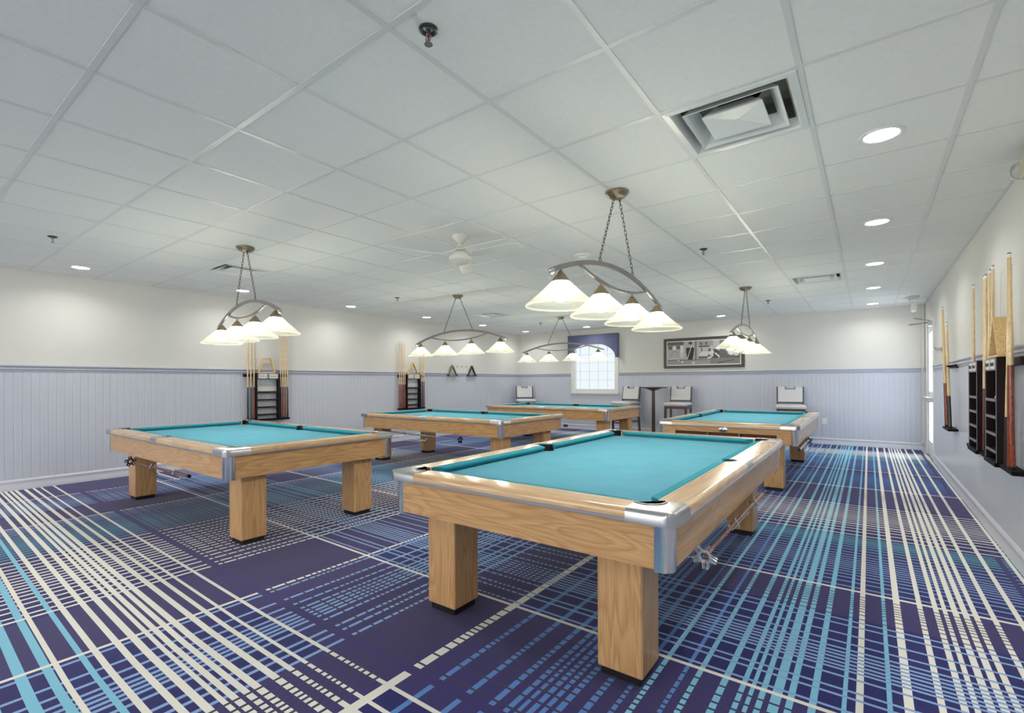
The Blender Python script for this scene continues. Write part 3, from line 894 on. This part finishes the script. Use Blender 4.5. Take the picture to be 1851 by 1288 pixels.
def sprinkler(label, x, y):
    t = thing('fire_sprinkler', label, 'sprinkler', (x, y, CEIL), 0, 'ceiling fire sprinklers')
    b = MB(); b.lathe([(.037, .005), (.036, -.002), (.028, -.008), (.02, -.006), (.018, .004)], n=28, cap=False); b.build('escutcheon', M['gun'], t, smooth=True)
    b = MB(); b.lathe([(.009, .004), (.009, -.018), (.006, -.02)], n=12)
    for s in (-1, 1): b.tube([(s * .008, 0, -.016), (s * .014, 0, -.03), (s * .003, 0, -.052)], .0025, 6)
    b.build('sprinkler_body', M['nickel'], t)
    b = MB(); b.tube([(0, 0, -.02), (0, 0, -.048)], .0032, 8); b.build('glass_bulb', M['red_glass'], t)
    b = MB(); b.lathe([(.004, -.05), (.016, -.054), (.016, -.056), (.004, -.056)], n=16); b.build('deflector', M['nickel'], t)
for lab, x, y in (('nearest fire sprinkler with red bulb, upper middle of the ceiling', -1.34, 1.31), ('fire sprinkler on the ceiling at far left', -5.95, 1.06), ('dark fire sprinkler in ceiling right of the nearest lamp', -1.34, 5.17),
                  ('fire sprinkler in ceiling above left of the middle distance lamp', -5.96, 5.12), ('fire sprinkler in ceiling left of the lamp before the window', -5.95, 9.3), ('fire sprinkler in ceiling right of the far right lamp', -1.34, 9.13)):
    sprinkler(lab, x, y)

t = thing('smoke_detector', 'small round white detector on ceiling behind the nearest lamp', 'detector', (-2.425, 4.62, CEIL))
b = MB(); b.lathe([(.088, .004), (.088, -.012), (.08, -.02)], n=32); b.build('base', M['white_plastic'], t, smooth=True)
b = MB(); b.lathe([(.052, -.018), (.048, -.04), (.03, -.046), (.001, -.046)], n=28); b.build('sensor_cap', M['white_plastic'], t, smooth=True)

# ceiling fan
t = thing('ceiling_fan', 'white three-blade ceiling fan', 'ceiling fan', (-3.004, 3.331, CEIL))
b = MB(); b.lathe([(.076, .005), (.074, -.01), (.045, -.045), (.03, -.062), (.014, -.066)], n=28); b.build('canopy', M['fan'], t, smooth=True)
b = MB(); b.lathe([(.011, -.06), (.011, -.12)], n=14); b.build('downrod', M['fan'], t, smooth=True)
b = MB(); b.lathe([(.02, -.10), (.05, -.115), (.052, -.135), (.04, -.138), (.085, -.15), (.104, -.175), (.106, -.2), (.1, -.215), (.098, -.222), (.105, -.23), (.07, -.262), (.03, -.272), (.001, -.274)], n=36); b.build('motor', M['fan'], t, smooth=True)
for k, deg in enumerate((124, 244, 4)):
    a = math.radians(deg)
    R = Matrix.Rotation(a, 4, 'Z') @ Matrix.Translation((0, 0, -.185)) @ Matrix.Rotation(math.radians(-11), 4, 'X')
    b = MB(); b.prism([(.16, -.05), (.30, -.062), (.60, -.07), (.64, -.055), (.65, 0), (.64, .055), (.60, .07), (.30, .062), (.16, .05)], -.003, .003); b.xf(R); bl = b.build('blade', M['fan'], t)
    b = MB(); b.prism([(.08, -.014), (.19, -.03), (.19, .03), (.08, .014)], -.008, -.0035); b.xf(R); b.build('blade_arm', M['fan'], bl)

# hanging sign box near the exit door
t = thing('exit_sign', 'small pale hanging sign box on ceiling by the right corner', 'sign', (.587, 10.25, CEIL))
b = MB(); b.bbox(-.06, .06, -.16, .16, -.03, -.001, .004); b.build('mount', M['satin'], t)
b = MB(); b.bbox(-.045, .045, -.14, .14, -.10, -.03, .006); b.build('housing', M['white_metal'], t)
b = MB(); b.bbox(-.03, .03, -.145, .145, -.225, -.10, .006); b.build('panel', M['white_plastic'], t)

# emergency light on the right wall
t = thing('emergency_light', 'emergency light with clear lamp head high on right wall', 'emergency light', (XR, 4.04, 2.475))
b = MB(); b.bbox(-.075, -.0005, -.14, .12, -.055, .06, .008); b.build('housing', M['beige'], t)
b = MB(); b.lathe([(.052, 0), (.05, .022), (.038, .042), (.001, .05)], n=24); b.xf(Matrix.Translation((-.06, .124, .003)) @ Matrix.Rotation(-PI / 2, 4, 'X')); b.build('lamp_lens', M['clear'], t, smooth=True)
b = MB(); b.lathe([(.056, -.003), (.056, .010), (.052, .012)], n=24, cap=False); b.xf(Matrix.Translation((-.06, .124, .003)) @ Matrix.Rotation(-PI / 2, 4, 'X')); b.build('lamp_rim', M['white_plastic'], t, smooth=True)

# ------------------------------------------------------------------ framed picture on the back wall
PX0, PX1, PZ0, PZ1 = -3.817, -2.106, 1.534, 2.219
t = thing('framed_picture', 'wide dark framed black and white picture of pool players', 'picture', ((PX0 + PX1) / 2, YB - .001, (PZ0 + PZ1) / 2))
HX, HZ, FB = (PX1 - PX0) / 2, (PZ1 - PZ0) / 2, .06
b = MB()
for x0, x1, z0, z1 in ((-HX, HX, HZ - FB, HZ), (-HX, HX, -HZ, -HZ + FB), (-HX, -HX + FB, -HZ + FB, HZ - FB), (HX - FB, HX, -HZ + FB, HZ - FB)):
    b.bbox(x0, x1, -.035, -.001, z0, z1, .006)
b.build('frame', M['frame_dark'], t)
b = MB(); b.box(-HX + FB, HX - FB, -.014, -.004, -HZ + FB, HZ - FB); b.build('mat_board', M['mat_board'], t)
NX_, NZ_ = 150, 56
iw, ih = HX - FB - .022, HZ - FB - .022
def ell(x, z, cx_, cz_, rx, rz_): return ((x - cx_) / rx) ** 2 + ((z - cz_) / rz_) ** 2 < 1
def seg(x, z, ax, az, bx_, bz_, w_):
    d = ((bx_ - ax) ** 2 + (bz_ - az) ** 2); tt = max(0, min(1, ((x - ax) * (bx_ - ax) + (z - az) * (bz_ - az)) / d))
    return math.hypot((x - ax - tt * (bx_ - ax)) * 1.0, (z - az - tt * (bz_ - az))) < w_
def picture(x, z):
    """grey level at (x 0..3.1, z 0..1): two players by a table in a room"""
    g = 5
    if z > .86 and x < .75: g = 2
    if .05 < x < .7 and .68 < z < .84: g = 2
    if ell(x, z, .32, .74, .09, .1): g = 7
    if .58 < x < .75 and .3 < z < .84: g = 6
    if .62 < x < .7 and .5 < z < .8: g = 7
    if ell(x, z, .33, .42, .17, .2): g = 4
    if ell(x, z, .33, .42, .13, .15): g = 5
    if .1 < x < .5 and .25 < z < .3: g = 6
    if 1.22 < x < 1.38: g = 3 if x < 1.32 else 5
    if 1.38 < x < 2.0 and z > .78: g = 4
    if 1.4 < x < 1.85 and .74 < z < .78: g = 1
    for cx_ in (1.5, 1.72): 
        if ell(x, z, cx_, .88, .05, .06): g = 2
    if ell(x, z, 1.62, .38, .2, .16): g = 6
    if 1.38 < x < 1.8 and .24 < z < .34: g = 2
    if 1.5 < x < 1.56 and .55 < z < .72: g = 1
    # standing player in a dark suit with a cue
    if .84 < x < 1.2 and .22 < z < .74 and abs(x - 1.02) < .1 + .16 * (z - .1): g = 0
    if ell(x, z, 1.04, .84, .07, .11): g = 5
    if ell(x, z, 1.04, .92, .085, .06): g = 1
    if seg(x, z, .9, .23, 1.08, .8, .012): g = 7
    # player leaning over the table
    if ell(x, z, 2.05, .42, .26, .2): g = 1
    if ell(x, z, 1.92, .5, .12, .13): g = 6
    if ell(x, z, 1.86, .6, .07, .07): g = 2
    if seg(x, z, 1.75, .2, 2.0, .36, .035): g = 6
    if seg(x, z, 2.1, .45, 2.3, .28, .03): g = 6
    if x > 2.28 and z > .16 and not ell(x, z, 2.75, .5, .16, .16): g = 2 if z < .6 else 3
    if ell(x, z, 2.75, .5, .12, .12): g = 7
    if ell(x, z, 2.95, .42, .12, .1): g = 6
    # table
    if z < .22: g = 4 if z < .17 else 2
    if x > 1.9 and z < .26 - .03 * (x - 1.9): g = 3
    if seg(x, z, 2.2, .05, 2.85, .15, .012): g = 0
    for cx_, cz_ in ((.5, .17), (.66, .1), (.7, .12), (1.19, .06), (1.15, .09)):
        if ell(x, z, cx_, cz_, .035, .035): g = 7
    return g
b = MB()
for jz in range(NZ_ + 1):
    for jx in range(NX_ + 1):
        b.v.append((-iw + 2 * iw * jx / NX_, -.0155, -ih + 2 * ih * jz / NZ_))
for jz in range(NZ_):
    for jx in range(NX_):
        a = jz * (NX_ + 1) + jx
        b.f.append((a, a + 1, a + NX_ + 2, a + NX_ + 1)); b.mi.append(picture((jx + .5) / NX_ * 3.1, (jz + .5) / NZ_))
b.build('print', GREYS, t)

# wall plates
t = thing('wall_outlet', 'white wall outlet low on the back wall right of far table', 'outlet', (-.695, YB - .0065, .445))
b = MB(); b.bbox(-.042, .042, -.008, 0, -.06, .06, .003); b.build('cover_plate', M['white_plastic'], t)
b = MB()
for z in (-.024, .024): b.bbox(-.017, .017, -.0105, -.0082, z - .016, z + .016, .001)
b.build('socket', M['plate'], t)
t = thing('wall_outlet', 'small brown outlet plate low on back wall left of window', 'outlet', (-6.446, YB - .0225, .075))
b = MB(); b.bbox(-.07, .07, -.008, 0, -.035, .035, .003); b.build('cover_plate', M['brown_plate'], t)
b = MB(); b.bbox(-.03, .03, -.0105, -.0082, -.018, .018, .001); b.build('socket', M['black'], t)

# ------------------------------------------------------------------ bar stools and pub table
def stool_proto(label, x, y, rz):
    """faces -y at rz = 0"""
    t = thing('bar_stool', label, 'bar stool', (x, y, 0), rz, 'grey vinyl bar stools along the back wall')
    w_, d_ = .235, .23
    b = MB(); b.bbox(-w_ - .02, w_ + .02, -d_ - .03, d_ - .02, .70, .775, .03); o = b.build('seat', M['vinyl'], t, smooth=True)
    b = MB()
    for x0, x1, y0, y1 in ((-w_, w_, -d_, -d_ + .03), (-w_, w_, d_ - .05, d_ - .02), (-w_, -w_ + .03, -d_, d_ - .02), (w_ - .03, w_, -d_, d_ - .02)): b.box(x0, x1, y0, y1, .64, .70)
    b.build('seat_frame', M['espresso_x'], t)
    for sx in (-1, 1):
        b = MB(); x_ = sx * (w_ - .02); b.bbox(x_ - .022, x_ + .022, -d_ - .002, -d_ + .042, 0, .70, .003); b.build('leg', M['espresso'], t)
        b = MB(); b.loft([[(x_ - .02, y_ - .02, z), (x_ + .02, y_ - .02, z), (x_ + .02, y_ + .02, z), (x_ - .02, y_ + .02, z)] for y_, z in ((d_ + .02, 0), (d_ - .03, .45), (d_ - .03, .75), (d_ + .03, 1.12))], cap=True); b.build('rear_leg', M['bracket'], t)
    # back cushion with the hand hole notch at its top edge
    b = MB()
    poly = [(-.21, .82), (.21, .82), (.21, 1.12), (.08, 1.12), (.08, 1.075), (-.08, 1.075), (-.08, 1.12), (-.21, 1.12)]
    n = len(poly)
    ring = lambda off: [(px, d_ - .045 + (pz - .75) * .162 + off, pz) for px, pz in poly]
    b.loft([ring(-.022), ring(-.03) if False else ring(.02)], cap=True); b.build('backrest', M['vinyl'], t, bevel=.012)
    b = MB(); b.bbox(-.21, .21, d_ - .05, d_ - .01, .79, .815, .003); b.build('back_rail', M['bracket'], t)
    b = MB()
    yb = d_ - .045 + .34 * .162
    b.box(-.082, .082, yb - .026, yb + .022, 1.068, 1.08); b.box(-.088, -.078, yb - .026, yb + .024, 1.07, 1.122); b.box(.078, .088, yb - .026, yb + .024, 1.07, 1.122); b.build('handle', M['bracket'], t)
    b = MB(); b.box(-w_ + .04, w_ - .04, -d_ + .01, -d_ + .03, .26, .29)
    for s in (-1, 1): b.box(s * (w_ - .02) - .01, s * (w_ - .02) + .01, -d_ + .042, d_ - .03, .30, .33)
    b.box(-w_ + .04, w_ - .04, d_ - .035, d_ - .015, .40, .43)
    b.build('footrest', M['espresso_x'], t)
    return t
s0 = stool_proto('grey bar stool right of the pub table, its wooden legs showing', -3.35, 10.82, math.radians(2))
dup(s0, 'grey bar stool between the window and the pub table', (-4.56, 10.82, 0), math.radians(-10))
dup(s0, 'grey bar stool directly behind the far right pool table', (-1.215, 10.86, 0), math.radians(8))
dup(s0, 'grey bar stool in the far left corner, turned towards the right', (-7.42, 10.84, 0), math.radians(44))

t = thing('pub_table', 'tall dark pub table between two bar stools by the back wall', 'table', (-3.878, 10.75, 0))
b = MB(); b.lathe([(.30, 1.085), (.305, 1.095), (.305, 1.105), (.298, 1.11), (.001, 1.111)], n=40); b.v += []; b.build('tabletop', M['espresso_x'], t, smooth=True)
b = MB(); b.lathe([(.05, 1.03), (.17, 1.075), (.18, 1.085)], n=32); b.build('top_flange', M['espresso_x'], t, smooth=True)
b = MB(); b.lathe([(.04, .03), (.034, 1.035)], n=24); b.build('pedestal', M['espresso'], t, smooth=True)
b = MB(); b.lathe([(.22, 0), (.225, .012), (.2, .025), (.06, .045), (.042, .06)], n=32); b.build('base', M['black'], t, smooth=True)

# ------------------------------------------------------------------ cue racks, cues, triangles
def cue(label, p, top, butt='cue_red', group=None, r0=.0145, split=.36, rt=.0065):
    """upright cue from bottom point p to top point; reddish or dark butt, maple shaft, ferrule, tip"""
    a, c = Vector(p), Vector(top)
    t = thing('pool_cue', label, 'pool cue', p, 0, group)
    d = c - a; L = d.length
    q = Vector((0, 0, 1)).rotation_difference(d.normalized()).to_matrix().to_4x4()
    def part(name, mt, z0, z1, ra, rb, par=t):
        b = MB(); b.lathe([(ra, z0), (rb, z1)], n=10); b.xf(q); return b.build(name, mt, par, smooth=True)
    rr = lambda z: r0 + (rt - r0) * z / L
    part('bumper', M['black'], 0, .018, r0 * .95, r0)
    part('butt', M[butt], .018, L * split, r0, rr(L * split))
    sh = part('shaft', M['maple'], L * split, L - .03, rr(L * split), rt)
    part('ferrule', M['ferrule'], L - .03, L - .008, rt, rt)
    part('tip', M['tip'], L - .008, L, rt, rt * .8)
    return t
def ball_rack(label, origin, rz, wid, z0, z1, dep=.11, side_lo=.30, side_hi=.30, backed=False, group='wall racks for cues and balls', shelves=(.07, .19, .31, .43)):
    """local x along the wall, y out from it (towards -y local = room when rz = 0)"""
    t = thing('cue_rack', label, 'cue rack', origin, rz, group)
    h = wid / 2
    for s in (-1, 1):
        b = MB(); x0, x1 = sorted((s * h, s * (h - .028))); b.bbox(x0, x1, -dep, -.001, z0, z1, .003); b.build('side_panel', M['rack'], t)
    b = MB(); b.bbox(-h + .0285, h - .0285, -dep - .002, -dep + .02, z1 - .09, z1, .002); pl = b.build('header', M['shelf_edge'], t)
    for s in (-1, 1):
        b = MB(); b.bbox(s * wid * .22 - wid * .17, s * wid * .22 + wid * .17, -dep - .006, -dep - .0022, z1 - .08, z1 - .012, .001); p2 = b.build('score_plate', M['plate'], pl)
        b = MB()
        for k in range(3):
            xx = s * wid * .22 + (k - 1) * wid * .1
            b.torus((xx, -dep - .0065, z1 - .046), .012, .003, 'Y', 10, 4)
        b.build('score_dial', M['ink'], pl)
    for k, sz in enumerate(shelves):
        b = MB(); b.bbox(-h + .0285, h - .0285, -dep, -.002, z0 + sz - .008, z0 + sz + .008, .002); b.build('shelf', M['rack_in'], t)
        b = MB(); b.bbox(-h + .0285, h - .0285, -dep - .004, -dep - .0002, z0 + sz - .01, z0 + sz + .01, .001); b.build('shelf_edge', M['shelf_edge'] if backed else M['rack'], t)
    if backed:
        b = MB(); b.box(-h + .0285, h - .0285, -.008, -.002, z0, z1 - .09); b.build('back_panel', M['rack_in'], t)
        for s in (-1, 1):
            b = MB(); x0, x1 = sorted((s * (h - .001), s * (h - .012))); b.bbox(x0, x1, -dep - .004, -dep - .0002, z0, z1 - .01, .001); b.build('edge_strip', M['shelf_edge'], t)
    else:
        b = MB(); b.box(-h + .0285, h - .0285, -.010, -.0085, z0 + shelves[-1] + .02, z0 + shelves[-1] + .10); b.build('chalk_ledge', M['plate'], t)
    # cue clips and butt trays at both sides
    for s, ex in ((-1, side_lo), (1, side_hi)):
        if ex <= 0: continue
        x0, x1 = sorted((s * h, s * (h + ex)))
        b = MB(); b.bbox(x0, x1, -.075, -.001, z0 - .03, z0, .003); b.build('butt_tray', M['rack_in'], t)
        b = MB(); b.bbox(x0, x1, -.035, -.034 + .03, z1 - .06, z1 - .01, .003)
        b.build('cue_clip', M['rack'], t)
    b = MB(); b.bbox(-h, h, -dep - .012, -.001, z0 - .03, z0 - .0005, .003); b.build('bottom_tray', M['rack_in'], t)
    return t
def tri_rack(label, origin, rz, size, mt, group=None, cap=None, depth=.055, flat_top=0.0, tilt=0.0):
    """triangular ball rack standing upright; local x along, z up; local y is its depth"""
    t = thing('triangle_rack', label, 'triangle rack', origin, rz, group)
    h = size * .87
    pts = [(-size / 2, 0), (size / 2, 0), (flat_top / 2, h), (-flat_top / 2, h)] if flat_top else [(-size / 2, 0), (size / 2, 0), (0, h)]
    th = .016
    names = ['base_bar'] + ['side_bar'] * (len(pts) - 1)
    for i in range(len(pts)):
        a, c = Vector((pts[i][0], 0, pts[i][1])), Vector((pts[(i + 1) % len(pts)][0], 0, pts[(i + 1) % len(pts)][1]))
        d = (c - a).normalized()
        b = MB(); b.strip([a - d * (th * .5 if i else 0), c + d * (th * .5)] if i else [a - d * .008, c + d * .008], depth, th, (0, 1, 0))
        if tilt: b.xf(Matrix.Rotation(tilt, 4, 'Y'))
        o = b.build('bar', mt, t, bevel=.003)
    if cap:
        b = MB()
        for s in (-1, 1): b.bbox(s * size / 2 - .022, s * size / 2 + .022, -depth / 2 - .004, depth / 2 + .004, -.014, .03, .006)
        b.build('corner_cap', M['tri_dark'], t)
    return t

# left wall: rack local -y must point to +x (into the room): rz = +90 deg turns (0,-1) to (1,0)
RZL = PI / 2
ball_rack('cue rack on left wall behind the front left pool table', (XL + .03, 4.0, 0), RZL, .40, .655, 1.392, .08, .17, .17)
ball_rack('cue rack on left wall behind the middle distance pool table', (XL + .03, 7.17, 0), RZL, .40, .69, 1.405, .08, .20, .14)
G1, G2, G3, G4 = 'cues on the front left wall rack', 'cues on the farther left wall rack', 'cues on the near right wall rack', 'cues on the right wall between racks'
o3 = ['first', 'second', 'third', 'fourth']
for k, y in enumerate((3.685, 3.735, 3.785)):
    cue(o3[k] + ' cue from the left in left clip of front left wall rack', (XL + .083, y, .657), (XL + .08, y, 2.08), ('cue_blk', 'cue_navy', 'cue_red')[k], G1)
for k, y in enumerate((4.222, 4.262, 4.302, 4.342)):
    cue(o3[k] + ' cue from the left in right clip of front left wall rack', (XL + .083, y, .657), (XL + .08, y, 2.08), ('cue_blk', 'cue_red', 'cue_red', 'cue_blk')[k], G1)
for k, y in enumerate((6.79, 6.84, 6.89, 6.94)):
    cue(o3[k] + ' cue from the left in left clip of farther left wall rack', (XL + .083, y, .692), (XL + .08, y, 2.09), 'cue_red', G2)
for k, y in enumerate((7.395, 7.445, 7.49)):
    cue(o3[k] + ' cue from the left in right clip of farther left wall rack', (XL + .083, y, .692), (XL + .08, y, 2.09), ('cue_blk', 'cue_blk', 'cue_red')[k], G2, split=.4)
tri_rack('flat-topped wooden ball rack standing on the front left cue rack', (XL + .075, 3.99, 1.40), RZL, .27, M['maple_x'], flat_top=.13, depth=.05)
tri_rack('slim wooden triangle rack standing on the farther left cue rack', (XL + .07, 7.17, 1.413), RZL, .29, M['maple_x'], depth=.05)
tri_rack('bronze triangle rack hung on left wall, left of a dark one', (XL + .045, 8.45, 1.395), RZL, .28, M['tri_bronze'], 'triangle racks hung on the wall', True, tilt=-.06)
tri_rack('dark triangle rack hung on left wall near the corner', (XL + .045, 9.145, 1.395), RZL, .28, M['tri_dark'], 'triangle racks hung on the wall', True)
for k, y in enumerate((8.65, 8.81, 8.975)):
    tt = thing('wall_hook', ['left', 'middle', 'right'][k] + ' one of three small hooks between the hung triangle racks', 'hook', (XL + .001, y, 1.615), 0, 'small hooks between the triangle racks')
    b = MB(); b.lathe([(.012, 0), (.012, .004)], n=12); b.xf(Matrix.Rotation(PI / 2, 4, 'Y')); b.build('hook_plate', M['nickel'], tt)
    b = MB(); b.tube([(.003, 0, 0), (.03, 0, -.005), (.04, 0, .015), (.038, 0, .03)], .004, 8); b.build('hook_arm', M['nickel'], tt)

# right wall: local -y must point to -x: rz = -90 deg
RZR = -PI / 2
ball_rack('black cue rack on right wall, the farther of the two with shelves', (XR - .0065, 5.65, 0), RZR, .40, .66, 1.388, .085, .24, .18, True)
ball_rack('black cue rack on right wall nearest the camera, triangle on top', (XR - .0065, 4.90, 0), RZR, .40, .66, 1.388, .085, .155, .36, True)
cue('cue standing alone at far side of the farther right wall rack', (XR - .058, 5.9, .662), (XR - .056, 5.9, 2.07), 'cue_red', G4, r0=.016, rt=.0085)
cue('left one of the two cues close to the farther right wall rack', (XR - .058, 5.37, .662), (XR - .058, 5.37, 2.06), 'cue_red', G4, r0=.016, rt=.0085)
cue('right one of the two cues close to the farther right wall rack', (XR - .058, 5.32, .662), (XR - .058, 5.31, 2.06), 'cue_blk', G4, r0=.016, rt=.0085)
cue('cue just beside the triangle, left of a white tipped cue', (XR - .06, 5.20, .662), (XR - .058, 5.15, 2.07), 'cue_red', G4, r0=.016, rt=.0085)
cue('white tipped cue nearest the triangle on the right wall', (XR - .06, 5.14, .662), (XR - .058, 5.04, 2.08), 'cue_red', G4, r0=.016, rt=.0085)
cue('thick reddish butted cue nearest the camera on the right wall', (XR - .068, 4.42, .662), (XR - .075, 4.42, 2.045), 'cue_red', G3, r0=.02, split=.48, rt=.0105)
cue('cue with short black butt beside the thick reddish one', (XR - .075, 4.50, .662), (XR - .06, 4.48, 1.98), 'cue_blk', G3, r0=.017, split=.25, rt=.009)
tri_rack('deep wooden triangle rack standing on the nearest right wall rack', (XR - .055, 4.83, 1.398), RZR, .31, M['maple_x'], depth=.075)
def chalk(label, x, y, z):
    tt = thing('chalk_box', label, 'chalk box', (x, y, z), 0, 'pink chalk boxes on rack shelves')
    b = MB()
    b.bbox(-.018, .018, -.045, .0, 0, .022, .003); b.bbox(-.016, .016, .004, .04, 0, .020, .003)
    b.build('box', M['pink'], tt)
    b = MB(); b.bbox(-.014, .014, -.03, .015, .0222, .038, .004); b.build('lid', M['pink'], tt)
chalk('pink chalk box on top shelf of the nearest right wall rack', XR - .06, 4.84, .66 + .43 + .0085)
chalk('pink chalk box on second shelf of the farther right wall rack', XR - .06, 5.56, .66 + .31 + .0085)

# two-cue wall holder further down the right wall
t = thing('cue_holder', 'small two-cue wall holder near the exit door', 'cue holder', (XR - .0065, 7.5, 0), RZR)
b = MB(); b.bbox(-.24, .24, -.09, -.001, .665, .69, .004); b.build('butt_tray', M['rack_in'], t)
b = MB(); b.bbox(-.2, .26, -.03, -.001, 1.37, 1.41, .003); b.bbox(-.235, -.2, -.085, -.001, 1.38, 1.40, .002); b.bbox(.12, .14, -.085, -.001, 1.38, 1.40, .002); b.build('cue_clip', M['rack'], t)
cue('taller leaning cue in the small holder near the exit door', (XR - .065, 7.66, .692), (XR - .095, 7.72, 2.10), 'cue_red', 'cues in the small holder', r0=.019, rt=.011)
cue('shorter cue with black butt in the small holder near the door', (XR - .062, 7.42, .692), (XR - .08, 7.5, 1.90), 'cue_blk', 'cues in the small holder', r0=.019, split=.3, rt=.010)
t = thing('wire_hook', 'bent wire hook on right wall beside the exit door', 'hook', (XR - .001, 8.75, 1.64))
b = MB(); b.tube([(0, 0, 0), (-.06, 0, 0), (-.075, .0, .02)], .004, 8); b.tube([(0, .12, .03), (-.06, .12, .03), (-.075, .12, .05)], .004, 8); b.tube([(-.03, -.12, 0), (-.03, .2, .02)], .004, 8); b.tube([(-.05, -.12, -.03), (-.05, .2, -.01)], .004, 8)
b.build('wire', M['nickel'], t)
b = MB(); b.box(-.004, 0, -.02, .14, -.015, .045); b.build('hook_plate', M['nickel'], t)
